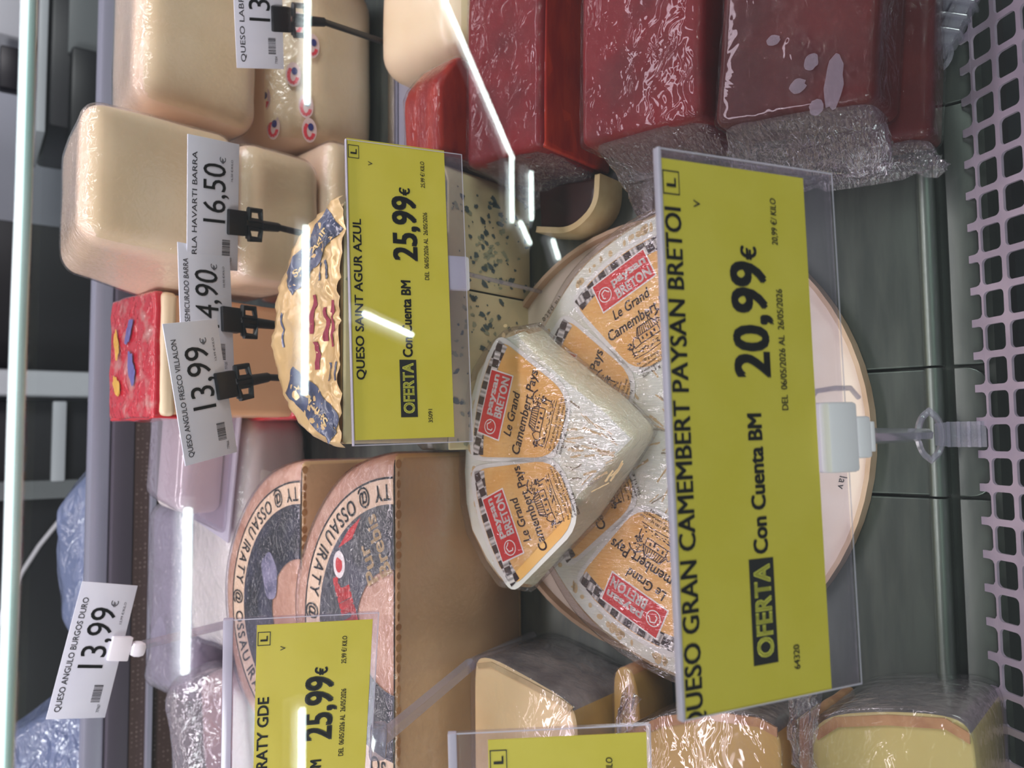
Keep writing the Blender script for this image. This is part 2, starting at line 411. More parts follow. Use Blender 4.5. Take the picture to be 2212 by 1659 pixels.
# ------------------------------------------------------------------ signs
RX90 = Matrix.Rotation(math.pi/2, 4, 'X')
def pose(P, xa, up, k=1.0):
    P = CAM+(Vector(P)-CAM)*k; x = Vector(xa).normalized(); z = Vector(up); z = (z-x*z.dot(x)).normalized(); y = z.cross(x)
    return Matrix(((x.x, y.x, z.x, P.x), (x.y, y.y, z.y, P.y), (x.z, y.z, z.z, P.z), (0, 0, 0, 1)))
def stext(root, name, body, x0, x1, y, cap, m, k, bold=0.0, slant=0.0, d=.00025):
    M = Matrix.Translation((0, -d, 0)) @ RX90
    return text(name, body, x0*k, x1*k, y*k, cap*k, m, root, 0, bold, M, slant)
def sflat(root, name, polys, m, k, d=.0002):
    return flat(name, [[(x*k, y*k) for x, y in p] for p in polys], m, root, 0, Matrix.Translation((0, -d, 0)) @ RX90)
def rect(x0, x1, y0, y1): return [(x0, y0), (x1, y0), (x1, y1), (x0, y1)]
def frame(x0, x1, y0, y1, w):
    return [rect(x0, x1, y0, y0+w), rect(x0, x1, y1-w, y1), rect(x0, x0+w, y0, y1), rect(x1-w, x1, y0, y1)]
MMm = .001
def yellow_sign(label, M, k, product, pspan, pcap, price, kilo, code, plastic, rail=(36.1, 37.6)):
    """offer card, measured in millimetres of a 210 mm card; k scales it"""
    root = thing('price_sign', label, 'price sign', M, 'yellow offer signs')
    K = k*MMm
    box('card', -105*K, 105*K, 0, .0005, -36*K, 36*K, YELLOW, root)
    x0, x1, z0, z1 = plastic
    box('plastic_holder', x0*K, x1*K, .0009, .0022, z0*K, z1*K, SLEEVE, root, .0003)
    ed = [rect(x0, x1, z0, z0+.7), rect(x1-.7, x1, z0, z1), rect(x0, x0+.7, z0, z1)]
    sflat(root, 'holder_rim', ed, SLEEVE_EDGE, K, .0003)
    box('holder_rail', x0*K, x1*K, -.0012, .0026, rail[0]*K, rail[1]*K, SLEEVE_EDGE, root, .0005)
    if product:
      o = stext(root, 'product_name', product, pspan[0], pspan[1], 27.7, pcap, INK, K, .018)
      for v in o.data.vertices: v.co.x = max(v.co.x, -104.6*K)
    sflat(root, 'letter_box', frame(91, 100.4, 27.6, 35.4, .45), INK, K); stext(root, 'box_letter', 'L', 94, 97.6, 29.4, 4.2, INK, K, .03)
    stext(root, 'small_letter', 'V', 87, 90, 18.2, 3.2, INK, K)
    stext(root, 'price', price, 20.6, 67.2, -12.4, 17.0, INK, K, .030); stext(root, 'euro_sign', '€', 67.9, 73.6, -8.4, 7.2, INK, K, .028)
    stext(root, 'unit_price', kilo, 75, 94.4, -20.1, 3.0, INK, K, .008, .08)
    stext(root, 'date_line', 'DEL  06/05/2026 AL  26/05/2026', 7.6, 56.9, -21.0, 3.2, INK, K, .006)
    stext(root, 'offer_line', 'Con Cuenta BM', -48.2, 6.4, -6.7, 6.8, INK, K, .030)
    sflat(root, 'offer_box', [rect(-90.2, -50, -9.2, 3.0)], INK, K, .00018); stext(root, 'offer_word', 'OFERTA', -87.6, -52.2, -6.9, 7.6, YINK, K, .032, 0, .00032)
    if code: stext(root, 'code', code, -94.3, -84.9, -20, 3.0, INK, K, .006)
    return root
s1 = yellow_sign('large yellow offer sign 20,99 clipped up in front of the round white cheese', pose((.0014, .2, 1.0966), (.9998, .0156, .0129), (-.0156, .1884, .982)), 1.0,
                 'QUESO GRAN CAMEMBERT PAYSAN BRETOI', (-110.0, 86), 7.3, '20,99', '20,99 €/ KILO', '64320', (-105.2, 109, -52.5, 37))
box('clip', -.0185, .0105, -.0045, .0055, -.0545, -.0385, WHITEPL, s1, .0015)
box('clip_lower', -.013, .0045, -.004, .006, -.0625, -.0545, WHITEPL, s1, .0012)
box('clip_foot', -.0105, .0022, -.0035, .0055, -.0650, -.0625, WHITEPL, s1, .0005)
V, F = tube_data([(.0115, .004, -.036+.0), (.0155, .003, -.040), (.0165, .001, -.048), (.0165, .0, -.056), (.0125, .001, -.0615)], .0011, 8)
meshobj('spring_loop', V, F, CLIPCLEAR, s1, .9)
MI = s1.matrix_world.inverted()
def sl(P): return MI @ P
a = Vector((-.004, .002, -.0645)); b = sl(dk(-.0015, .0300, .015))
tube('stem', [a, b], [.0036, .0034], CLIPCLEAR, s1, 6)
# ring clamp and clear foot gripping the rod
def ring_clamp(parent, conv, x, s, h, m, nm='clamp'):
    pts = []
    for i in range(25):
        t = 2*math.pi*i/24; q = .0125 if i % 6 else .0140
        pts.append(conv(dk(x+q*math.sin(t)*1.0, s+.0045*math.cos(t)*1.1, h+.0045*math.cos(t))))
    V1, F1 = tube_data(pts, .0018, 6)
    meshobj(nm, V1, F1, m, parent, .9)
ring_clamp(s1, sl, -.0020, .0290, .0135, CLIPCLEAR)
def slab(parent, conv, name, pts, th, m):
    V = [conv(dk(*p)) for p in pts]+[conv(dk(p[0], p[1], p[2]+th)) for p in pts]; n = len(pts)
    F = [tuple(range(n))[::-1], tuple(range(n, 2*n))]+[(i, (i+1) % n, n+(i+1) % n, n+i) for i in range(n)]
    return meshobj(name, V, F, m, parent)
slab(s1, sl, 'clamp_foot', [(-.0085, .0035, .0004), (.0055, .0035, .0004), (.0055, .0205, .0004), (-.0085, .0205, .0004)], .003, CLIPCLEAR)
slab(s1, sl, 'clamp_neck', [(-.0085, .0205, .0004), (.0055, .0205, .0004), (.0045, .0262, .010), (-.0075, .0262, .010)], .005, CLIPCLEAR)
for i in range(4):
    slab(s1, sl, 'clamp_rib', [(-.0086, .006+.005*i, .0034), (.0056, .006+.005*i, .0034), (.0056, .0075+.005*i, .0034), (-.0086, .0075+.005*i, .0034)], .0012, CLIPCLEAR)

s2 = yellow_sign('yellow offer sign 25,99 standing before the blue veined cheese', pose((.0963, .4579, 1.1161), (.9993, .0322, .0176), (-.0228, .1662, .9858)), .195/.21,
                 'QUESO SAINT AGUR AZUL', (-64, 48), 5.7, '25,99', '25,99 €/ KILO', '35091', (-109, 104, -50, 37), (36.2, 37.4))
MI = s2.matrix_world.inverted()
box('clip', .002, .026, .0024, .007, -.0505, -.034, WHITEPL, s2, .002)
tube('stem', [(.014, .005, -.050), sl(dk(.116, .312, .003))], .0016, CLIPCLEAR, s2, 6)
slab(s2, sl, 'foot', [(.108, .304, .0004), (.124, .304, .0004), (.124, .319, .0004), (.108, .319, .0004)], .003, CLIPCLEAR)

s3 = yellow_sign('yellow offer sign 25,99 over the dark labelled half wheels', pose((-.2195, .5191, 1.1521), (.9658, -.2508, .0665), (.0202, .3281, .9444), .885), .885,
                 'QUESO OSSAU IRATY GDE', (-76, 55), 6.6, '25,99', '25,99 €/ KILO', None, (-105, 110, -40, 56), (50, 56))
MI = s3.matrix_world.inverted()
box('clip', .002, .024, -.003, .006, -.044, -.034, CLIPCLEAR, s3, .002)
tube('stem', [(.014, .003, -.042), sl(dk(-.165, .324, .075))], .0045, CLIPCLEAR, s3, 4)
tube('stem_foot', [sl(dk(-.165, .324, .075)), sl(dk(-.160, .327, .0004))], .004, CLIPCLEAR, s3, 6)

s4 = yellow_sign('yellow offer sign before the grey-rind wedge, mostly cut off by the photo edge', pose((-.2405, .2913, 1.1143), (.9968, -.0538, .0592), (-.0211, .5366, .8436)), 1.0,
                 None, None, 6, '19,99', '19,99 €/ KILO', None, (-105, 109, -38, 53), (50, 54))
MI = s4.matrix_world.inverted()
tube('stem', [(-.02, .004, -.038), sl(dk(-.262, .215, .0004))], .003, CLIPCLEAR, s4, 6)

def white_label(label, M, k, product, price, code, style='black', ptop=.40, pspan=(-38, 26), stem=None, h=50, tilt=0):
    """shelf label, millimetres of a 110 mm card"""
    root = thing('price_label', label, 'price label', M, 'white price labels'); K = k*MMm
    H = h/2
    box('card', -60*K, 60*K, 0, .0009, -H*K, H*K, PAPER, root, .0003)
    stext(root, 'product_name', product, -54, 46, H-9.5, 5.0, INKG, K, .004)
    stext(root, 'price', price, -16, 38, -H*.45, H*.86, INK, K, .002)
    stext(root, 'euro_sign', '€', 39, 45, -H*.45, 6, INKG, K)
    rnd = random.Random(code); x = -46; bars = []
    while x < -31:
        w = rnd.choice((.4, .6, 1.0)); bars.append(rect(x, x+w, -H*.66, -H*.34)); x += w+rnd.choice((.4, .7))
    sflat(root, 'barcode', bars, INKG, K)
    if code: stext(root, 'code', code, -55, -48, -H*.72, 2.6, INKG, K)
    stext(root, 'unit_price', price+' €/KILO', 24, 44, -H*.74, 2.0, INKG, K)
    c = {'black': BLACKPL, 'white': WHITEPL}[style]
    if stem:
        MI = root.matrix_world.inverted(); cx = stem[0]*K; zb = -H*K
        box('clip', cx-.0095, cx+.0095, -.003, .004, zb-.006, zb+.010, c, root, .001)
        q = .009; t0 = zb-.007
        if style == 'black':
            V, F = joinm([tube_data([(cx+a, .0, t0-.0075+b) for a, b in ring], .0026, 6) for ring in
                          ([(-.011, .005), (-.003, .006), (-.003, -.006), (-.011, -.005), (-.011, .0052)], [(.003, .006), (.011, .005), (.011, -.005), (.003, -.006), (.003, .0062)], [(0, .006), (0, -.008)])])
            meshobj('clip_ring', V, F, c, root, .9)
            e = Vector((cx, 0, t0-.013)); mid = Vector((cx, 0, t0-.030))
            tube('socket', [e, mid], [.0042, .0036], c, root, 8)
            tube('stem', [mid, MI @ dk(*stem[1])], .0026, c, root, 8)
            V, F = tube_data([MI @ dk(stem[1][0], stem[1][1], stem[1][2]), MI @ dk(stem[1][0], stem[1][1], stem[1][2]+.004)], .010, 16); meshobj('foot', V, F, c, root, .9)
        else:
            box('clip_bulge', cx-.006, cx+.006, -.006, .006, zb-.018, zb-.006, c, root, .004)
            tube('stem', [(cx, .002, zb-.006), MI @ dk(*stem[1])], .0042, CLIPCLEAR, root, 6)
            V, F = tube_data([MI @ dk(*stem[1]), MI @ dk(stem[1][0], stem[1][1], stem[1][2]+.004)], .010, 16); meshobj('foot', V, F, CLIPCLEAR, root, .9)
    return root
white_label('white label 13,99 on a clear stem, apart from the other white labels', pose((-.1929, .8265, 1.2424), (.9762, .0177, -.216), (.2159, -.1626, .9628), .86), .86,
            'QUESO ANGULO BURGOS DURO', '13,99', '77967', 'white', stem=(2, (-.168, .607, .0003)))
white_label('tilted white label 13,99 on a black clip before the salmon coloured cheese', pose((.0413, .7067, 1.18), (.9798, -.0795, .1836), (-.2001, -.3878, .8997), .79), .79,
            'QUESO ANGULO FRESCO VILLALON', '13,99', '77966', 'black', stem=(1, (.052, .50, .0003)), h=54)
white_label('white label 14,90 half hidden between two other white labels', pose((.1196, .7564, 1.1647), (.9974, .0633, .034), (-.0117, -.3234, .9462), .785), .785,
            'QUESO EDAM SEMICURADO BARRA', '14,90', '77120', 'black', stem=(-7, (.092, .50, .0003)), h=54)
white_label('white label 16,50 on a black stem before the tallest cheese block', pose((.2187, .7537, 1.1606), (.9793, -.1949, .0538), (-.116, -.3235, .9391), .785), .785,
            'ARLA HAVARTI BARRA', '16,50', '77455', 'black', stem=(-14, (.162, .455, .0003)), h=54)
white_label('white label 13, cut by the photo edge over the oval printed film', pose((.4247, .749, 1.1224), (.8539, -.4817, .1972), (-.2559, -.0585, .9649), .80), .80,
            'QUESO LABRA TABRA', '13,50', '77004', 'black', stem=(-13, (.3616, .454, .0003)), h=50)
# ------------------------------------------------------------------ food materials
FILM = clear('cling_film', (252, 250, 253), haze=.02, hazecol=(235, 226, 238), rough=.10, refl=.10, bump=.55, bscale=130, dist=.003, distort=1.5)
FILMS = clear('stretched_film', (252, 250, 253), haze=.01, hazecol=(240, 232, 240), rough=.07, refl=.17, bump=1.0, bscale=44, stretch=(8, 1.2, 8), dist=.004, distort=.9)
FILMK = clear('wrap_film', (252, 250, 253), haze=.015, hazecol=(235, 226, 238), rough=.08, refl=.08, bump=.6, bscale=34, stretch=(1, 1.5, 3), dist=.005, distort=1.0)
FILMW = clear('gathered_film', (236, 230, 238), haze=.055, hazecol=(244, 228, 248), rough=.06, refl=.22, bump=1.0, bscale=110, stretch=(1, 3, 1), dist=.004, distort=1.5)
FILMV = clear('vacuum_film', (236, 231, 240), haze=.25, hazecol=(222, 214, 226), rough=.09, refl=.16, bump=.8, bscale=55, dist=.006, distort=1.2)
PALE = mat('pale_cheese', (246, 224, 182), .45, (240, 216, 172), 18, sss=.12, coat=.25, coatr=.25)
PALER = mat('pale_cheese_rind', (248, 222, 190), .38, (242, 214, 178), 14, sss=.1, coat=.4, coatr=.2)
SALMON = mat('salmon_cheese', (222, 172, 132), .45, (216, 164, 124), 14, sss=.1, coat=.2)
REDF = mat('red_printed_film', (196, 34, 52), .25, (196, 140, 134), 40, coat=1, coatr=.06, lo=.50, hi=.66, bump=.6, bscale=70, cbump=1, cbscale=70)
REDP = mat('red_film', (208, 34, 48), .25, coat=1, bump=.3, bscale=60)
BLUEV = mat('blue_veined_paste', (228, 208, 164), .5, (210, 196, 156), 30, sss=.1)
FOIL = mat('cream_foil', (212, 174, 118), .30, (222, 188, 136), 30, metal=.25, coat=.8, coatr=.15, cbump=.8, cbscale=50, bump=.7, bscale=45)
NAVY = mat('navy_foil', (52, 58, 78), .26, (84, 90, 118), 60, coat=.8, coatr=.12, bump=.7, bscale=50, cbump=.8, cbscale=60)
GOLDINK = mat('cream_ink', (222, 192, 140), .5)
WINE = mat('wine_ink', (140, 40, 62), .5)
TANP = mat('tan_paste', (216, 176, 130), .42, (208, 168, 122), 12, sss=.12, coat=.5, coatr=.15)
RINDP = mat('pink_brown_rind', (226, 182, 156), .45, (188, 132, 104), 45, lo=.35, hi=.7, bump=.5, bscale=140, coat=.7, coatr=.12, cbump=.7, cbscale=110)
RINGL = mat('label_ring_paper', (244, 214, 180), .45, (238, 206, 172), 60, coat=.4, cbump=.5)
NAVYL = mat('label_dark_print', (20, 20, 32), .35, (50, 50, 72), 34, coat=.6, coatr=.12, cbump=.8, cbscale=60)
CREAMP = mat('camembert_paste', (248, 240, 206), .4, (244, 233, 196), 20, sss=.15, coat=.8, coatr=.1, cbump=.9, cbscale=55)
MOULD = mat('white_mould_rind', (232, 232, 220), .55, (222, 214, 190), 28, lo=.45, hi=.75, bump=.4, bscale=90, sss=.08, coat=.4, coatr=.15, cbump=.6, cbscale=70)
TANR = mat('tan_edge_rind', (212, 168, 114), .5, (236, 216, 180), 60, bump=.4, bscale=120, coat=.5, cbump=.6)
ORANGE = mat('orange_label_paper', (238, 176, 92), .5, (242, 190, 116), 26, coat=.35, coatr=.15, cbump=.5, cbscale=60)
BRNINK = mat('brown_ink', (62, 30, 32), .55)
REDL = mat('red_logo', (214, 30, 38), .45, coat=.3)
WHINK = mat('white_ink', (246, 240, 236), .5)
CARDB = mat('cream_cardboard', (238, 222, 208), .55, (234, 216, 200), 40)
CARDR = mat('tan_cardboard_rim', (206, 176, 148), .55, (190, 156, 126), 30)
QRED = mat('red_fruit_paste', (118, 8, 18), .5, (96, 6, 14), 22, spec=.2, coat=.5, coatr=.04, cbump=.48, cbscale=60, sss=.05)
QORG = mat('orange_red_paste', (172, 48, 28), .45, (148, 28, 22), 40, spec=.2, coat=.5, coatr=.06, cbump=.7, cbscale=60, stretch=(.5, 2, 2))
QBRN = mat('brown_red_paste', (88, 14, 12), .5, (70, 10, 10), 16, spec=.2, coat=.5, coatr=.03, cbump=.32, cbscale=34)
MEATD = mat('dark_brown_meat', (44, 18, 14), .5, (34, 14, 10), 40, coat=.2, spec=.2)
FATR = mat('cream_rind', (184, 156, 112), .45, (200, 176, 134), 40, coat=.3)
GREYR = mat('dark_grey_rind', (96, 90, 92), .5, (130, 122, 120), 40, bump=.5, bscale=120, coat=1, coatr=.08, cbump=.9, cbscale=60)
YGP = mat('yellow_green_paste', (206, 188, 118), .42, (198, 178, 108), 14, sss=.12, coat=.5, coatr=.12, cbump=.3)
LPALE = mat('cream_paste', (236, 206, 156), .42, (230, 196, 144), 14, sss=.12, coat=.6, coatr=.1, cbump=.35, cbscale=40)
LTAN = mat('golden_paste', (194, 156, 86), .42, (186, 148, 78), 14, sss=.1, coat=.6, coatr=.1, cbump=.35, cbscale=40)
RINDB = mat('brown_crust', (186, 138, 92), .5, (164, 112, 72), 60, bump=.5, bscale=160, coat=.6)
FRESH = mat('fresh_white_cheese', (232, 226, 222), .4, (224, 218, 214), 14, coat=1, coatr=.1, cbump=1.0, cbscale=55, sss=.1)

# ------------------------------------------------------------------ tall pale blocks at the back right
def block(name, label, cat, dims, r, m, rind=None, n=12, nz=.0012, seed=0, film=True, rz=0, deform=None, group=None):
    root = thing(name, label, cat, deckmat((dims[0]+dims[1])/2, (dims[2]+dims[3])/2, dims[4], rz), group)
    hx, hy, hz = (dims[1]-dims[0])/2, (dims[3]-dims[2])/2, dims[5]-dims[4]; D = (-hx, hx, -hy, hy, 0, hz)
    if rind:
        rbox('paste', D, r, m, root, n, nz, 25, seed, deform, keep=lambda c, nn: nn.y < -.55)
        rbox('rind', D, r, rind, root, n, nz, 25, seed, deform, keep=lambda c, nn: nn.y >= -.55)
    else: rbox('paste', D, r, m, root, n, nz, 25, seed, deform)
    if film:
        e = .0012; rbox('film', (D[0]-e, D[1]+e, D[2]-e, D[3]+e, D[4]+.0003, D[5]+e), r, FILM, root, n, nz, 25, seed, deform)
    return root
def lean(p): return (p.x*(1-.18*max(0, p.z)/.12)+.0, p.y+.10*max(0, p.z), p.z)
block('cheese_block', 'tallest pale cheese block stacked behind the white 16,50 label', 'cheese', (.135, .247, .490, .615, .1665, .287), .017, PALE, PALER, 14, .0012, 1,
      deform=lambda p: (p.x*(1-.10*p.z/.12)-(.018*(p.y+.0625)/.125*(1-.8*p.z/.12) if p.x < 0 else 0), p.y, p.z-.235*(p.y+.0625)*max(0, p.z)/.1205), group='pale cheese blocks at the back')
block('cheese_block', 'pale cheese block with rounded rind directly under the tallest block', 'cheese', (.130, .246, .490, .612, .0855, .1655), .018, PALE, PALER, 14, .001, 2, group='pale cheese blocks at the back')
block('cheese_block', 'lowest pale cheese block of the stack, partly behind the middle yellow sign', 'cheese', (.133, .268, .486, .612, .0005, .0845), .014, PALE, PALER, 14, .001, 3, group='pale cheese blocks at the back')
block('cheese_block', 'large pale cheese block resting on the cheese in oval printed film', 'cheese', (.262, .47, .515, .640, .1325, .240), .020, PALE, PALER, 14, .0012, 4, deform=lambda p: (p.x, p.y, p.z-.235*(p.y+.0625)*max(0, p.z)/.1075), group='pale cheese blocks at the back')
spk = block('cheese_wedge', 'half cheese in film printed with red and blue ovals', 'cheese', (.270, .45, .515, .640, .0005, .1315), .03, PALE, PALER, 16, .0008, 5,
            deform=lambda p: (p.x, p.y+(.045*max(0, (p.z-.07)/.06)**2), p.z))
def stroke(pts, w):
    out = []
    for (x0, y0), (x1, y1) in zip(pts[:-1], pts[1:]):
        d = Vector((x1-x0, y1-y0));
        if d.length < 1e-9: continue
        n = Vector((-d.y, d.x)).normalized()*w/2; out.append([(x0+n.x, y0+n.y), (x0-n.x, y0-n.y), (x1-n.x, y1-n.y), (x1+n.x, y1+n.y)])
    return out
SPR, SPB, SPW = mat('film_red_print', (206, 60, 72), .4), mat('film_blue_print', (44, 44, 104), .4), mat('film_pale_print', (206, 176, 172), .4)
def oval(cx, cy, a, b, t0=0, t1=2*math.pi, n=18): return [(cx+a*math.cos(t0+(t1-t0)*i/n), cy+b*math.sin(t0+(t1-t0)*i/n)) for i in range(n if t1-t0 > 6 else n+1)]
for i, (x, h) in enumerate([(-.078, .108), (-.052, .114), (-.058, .088), (-.030, .098), (-.004, .112), (.018, .096), (.040, .113), (.062, .100), (-.080, .085), (.0, .083)]):
    yy = -.0625+(.045*max(0, (h-.07)/.06)**2)+(.0078 if h > .105 else .0005)-.0026
    tl = math.atan(.09*max(0, (h-.07)/.06)/.06*1.0)
    M = Matrix.Translation((x, yy-.001, h)) @ Matrix.Rotation(-tl-(.35 if h > .105 else 0), 4, 'X') @ Matrix.Rotation(math.pi/2, 4, 'X')
    o = flat('printed_oval', [oval(0, 0, .0115, .0068)], SPW, spk, 0, M)
    flat('red_swoosh', stroke([(-.001+.0072*math.cos(t), .0040*math.sin(t)) for t in [.5+.5*q for q in range(9)]], .0030), SPR, o, .0003)
    flat('blue_mark', [oval(.003, -.0012, .0035, .0026)], SPB, o, .0006)

# cheese with a red printed film top and a salmon front
e_ = thing('wrapped_cheese', 'salmon coloured cheese block with crumpled red printed film on top', 'cheese', deckmat(.071, .62, 0))
rbox('paste', (-.051, .051, -.058, .03, .0005, .194), .006, SALMON, e_, 12, .001, 25, 8)
rbox('rind_band', (-.0522, .0522, -.0592, .031, .182, .1955), .005, mat('cream_band', (244, 222, 186), .4, coat=.5), e_, 12, .0008, 25, 8)
rbox('printed_film', (-.0535, .0535, -.0555, .032, .1915, .2005), .003, REDF, e_, 16, .0016, 60, 9)
rbox('film_base', (-.0535, .0535, -.0600, .0312, .0005, .072), .006, REDP, e_, 12, .0018, 50, 10)
rbox('side_film', (-.0548, -.0505, -.054, .031, .166, .199), .002, REDP, e_, 12, .003, 60, 11)

BLP, YEP = mat('blue_print', (104, 96, 160), .35, coat=.8, cbump=.8), mat('yellow_print', (222, 168, 60), .35, coat=.8, cbump=.8)
for q, (cx, cy, rx, ry, rot, m) in enumerate([(-.010, -.016, .016, .006, .3, BLP), (.022, -.010, .012, .005, -.4, BLP), (-.024, .012, .010, .006, .8, YEP), (.012, .014, .014, .005, .2, YEP)]):
    c, s_ = math.cos(rot), math.sin(rot); P = []
    for i in range(20):
        t = i*math.pi/10; k = 1+.45*noise.noise(Vector((math.cos(t)*2+q*5, math.sin(t)*2, q))); a, b = rx*k*math.cos(t), ry*k*math.sin(t); P.append((cx+c*a-s_*b, cy+s_*a+c*b))
    flat('film_print', [P], m, e_, .2021)
# left rear: fresh cheese in film, tub, glossy packets
w_ = thing('fresh_cheese', 'wide white fresh cheese in wrinkled film behind the labelled half wheels', 'cheese', deckmat(-.09, .68, 0))
rbox('body', (-.125, .115, -.055, .06, .0005, .086), .026, FRESH, w_, 18, .004, 22, 12)
rbox('film', (-.127, .117, -.0575, .062, .0008, .0885), .026, FILM, w_, 18, .004, 26, 13)
tb = thing('plastic_tub', 'clear plastic tub lying on the white fresh cheese under a tilted label', 'tub', deckmat(-.018, .668, .0905, -.12))
bm = prism_bm([(-.075, -.04), (.055, -.045), (.055, .04), (-.062, .04)], 0, .052, .008, 3, [(-.045, -.036), (.052, -.036), (.052, .036), (-.04, .036)])
bmobj('tub_wall', bm, clear('tub_plastic', (240, 234, 242), haze=.22, hazecol=(230, 220, 232), rough=.06, refl=.14, bump=.3, bscale=60), tb, .7)
rbox('filling', (-.052, .046, -.031, .031, .003, .044), .01, mat('white_filling', (240, 228, 228), .5, coat=.5), tb, 8)
bm = prism_bm([(-.079, -.044), (.059, -.049), (.059, .044), (-.066, .044)], 0, .003, .001, 2)
bmobj('tub_rim', bm, SLEEVE_EDGE, tb, .7)
g_ = thing('vacuum_packet', 'glossy lilac vacuum packet lying in front of the brown rear grille', 'packet', deckmat(-.18, .80, 0))
rbox('packet_body', (-.105, .105, -.05, .05, .0005, .074), .02, mat('lilac_content', (168, 158, 180), .3, (140, 130, 152), 20, coat=1, coatr=.06, cbump=1, cbscale=40), g_, 16, .004, 20, 14)
rbox('film', (-.108, .108, -.053, .053, .0008, .077), .02, FILMV, g_, 16, .004, 22, 15)
p_ = thing('sliced_packet', 'clear film bag of pale pink slices beside the glossy lilac packet', 'packet', deckmat(-.30, .70, 0, .15))
rbox('slices', (-.08, .055, -.04, .04, .0005, .066), .018, mat('pink_slices', (214, 172, 168), .4, (190, 150, 156), 24, coat=.6), p_, 14, .004, 24, 16)
rbox('film', (-.085, .062, -.048, .046, .0008, .110), .03, FILMV, p_, 16, .008, 26, 17, deform=lambda p: (p.x, p.y*(1-.5*max(0, p.z-.06)/.05), p.z))

# ------------------------------------------------------------------ blue cheese: foil half wheel on two wedges
def halfdisc(r, a0, a1, n, cx=0, cy=0, wob=0, seed=0):
    out = []
    for i in range(n+1):
        t = a0+(a1-a0)*i/n; rr = r*(1+wob*noise.noise(Vector((math.cos(t)*3+seed, math.sin(t)*3, seed))))
        out.append((cx+rr*math.cos(t), cy+rr*math.sin(t)))
    return out
def vein_polys(x0, x1, h0, h1, n, seed):
    rnd = random.Random(seed); P = []; centers = [(rnd.uniform(x0, x1), rnd.uniform(h0, h1)) for _ in range(max(4, n//7))]
    for i in range(n):
        if rnd.random() < .65: c = rnd.choice(centers); cx, cy = c[0]+rnd.gauss(0, .007), c[1]+rnd.gauss(0, .006)
        else: cx, cy = rnd.uniform(x0, x1), rnd.uniform(h0, h1)
        if not (x0 < cx < x1 and h0 < cy < h1): continue
        r = rnd.choice((.0008, .0012, .0018, .0024)); ang = rnd.uniform(.9, 2.2); el = rnd.uniform(.8, 1.9); k = rnd.uniform(0, 9)
        o = []
        for j in range(11):
            t = 2*math.pi*j/11; q = r*(1+.7*noise.noise(Vector((math.cos(t)*1.5+k, math.sin(t)*1.5, k))))
            a, b = q*math.cos(t)*el, q*math.sin(t)*.8; o.append((cx+a*math.cos(ang)-b*math.sin(ang), cy+a*math.sin(ang)+b*math.cos(ang)))
        P.append(o)
    return P
VEIN1, VEIN2 = mat('vein_dark', (84, 98, 98), .6), mat('vein_soft', (164, 164, 136), .6)
MF = lambda y: Matrix.Translation((0, y, 0)) @ RX90
ag = thing('blue_cheese', 'blue veined half wheel in crumpled cream and navy foil, on top of the stack', 'blue cheese', deckmat(.074, .324, .0965))
out = halfdisc(.0785, 0, math.pi, 20)
prism('paste', out, 0, .093, BLUEV, ag, .002, keep=lambda c, n: n.y < -.5)
prism('foil', [(x*1.0, y) for x, y in out], 0, .093, FOIL, ag, .004, keep=lambda c, n: n.y >= -.5)
flat('vein', vein_polys(-.074, .074, .004, .089, 60, 1), VEIN1, ag, 0, MF(-.0004)); flat('vein', vein_polys(-.074, .074, .004, .089, 60, 2), VEIN2, ag, 0, MF(-.0003))
def foil_z(x, y): return .0950+.0040*noise.noise(Vector((x*42, y*42, 2)))+.0050*abs(noise.noise(Vector((x*70, y*70, 4))))+.0022*abs(noise.noise(Vector((x*140, y*140, 9))))+.0012*abs(noise.noise(Vector((x*210, y*210, 7))))
V, F = [], []
na, nr = 72, 26   # crumpled top sheet of foil, overhanging the cut face a little
for j in range(nr+1):
    for i in range(na+1):
        t = math.pi*i/na; r = .0805*j/nr; x, y = r*math.cos(t), r*math.sin(t)-.0025*(j/nr > .5)
        z = foil_z(x, y)-(.004 if j == nr else 0)
        V.append((x, y, z))
for j in range(nr):
    for i in range(na): a = j*(na+1)+i; F.append((a, a+1, a+na+2, a+na+1))
meshobj('foil_top', V, F, FOIL, ag, 2.0)
def drape(polys):
    out = []
    return polys
def top_patch(name, poly, m, parent, z=.0972, nn=10):
    """printed patch that follows the crumpled foil"""
    bm = bmesh.new(); vs = [bm.verts.new((x, y, 0)) for x, y in poly]; bm.faces.new(vs)
    bmesh.ops.triangulate(bm, faces=bm.faces[:]); bmesh.ops.subdivide_edges(bm, edges=bm.edges[:], cuts=7, use_grid_fill=True)
    for v in bm.verts: v.co.z = foil_z(v.co.x, v.co.y)+.0005
    return bmobj(name, bm, m, parent, 2.0)
for ax, ay, rot in [(.048, .030, -.95), (-.052, .028, .95)]:
    c, s = math.cos(rot), math.sin(rot)
    o = top_patch('navy_panel', [(ax+c*x-s*y, ay+s*x+c*y) for x, y in ((-.032, -.009), (.0, -.012), (.032, -.009), (.030, .011), (-.030, .011))], NAVY, ag)
    V, F = text_data('Saint Agur', -.022, .022, -.002, .0048, .02)
    V = [(ax+c*x-s*y, ay+s*x+c*y, foil_z(ax+c*x-s*y, ay+s*x+c*y)+.0010) for x, y, z in V]; meshobj('panel_script', V, F, GOLDINK, o)
for x0, x1, y0, y1, m in [(-.016, .014, .006, .009, WINE), (-.012, .010, .012, .016, WINE), (-.038, -.026, .002, .0045, NAVY), (.028, .040, .010, .0125, NAVY), (-.038, -.026, .0095, .012, NAVY), (.028, .040, .018, .0205, NAVY), (-.03, -.012, .020, .024, WINE), (-.006, .020, .026, .030, WINE), (-.012, .012, .062, .064, NAVY), (.056, .066, .004, .010, NAVY), (-.069, -.060, .004, .009, NAVY)]:
    top_patch('print_mark', rect(x0, x1, y0, y1), m, ag)
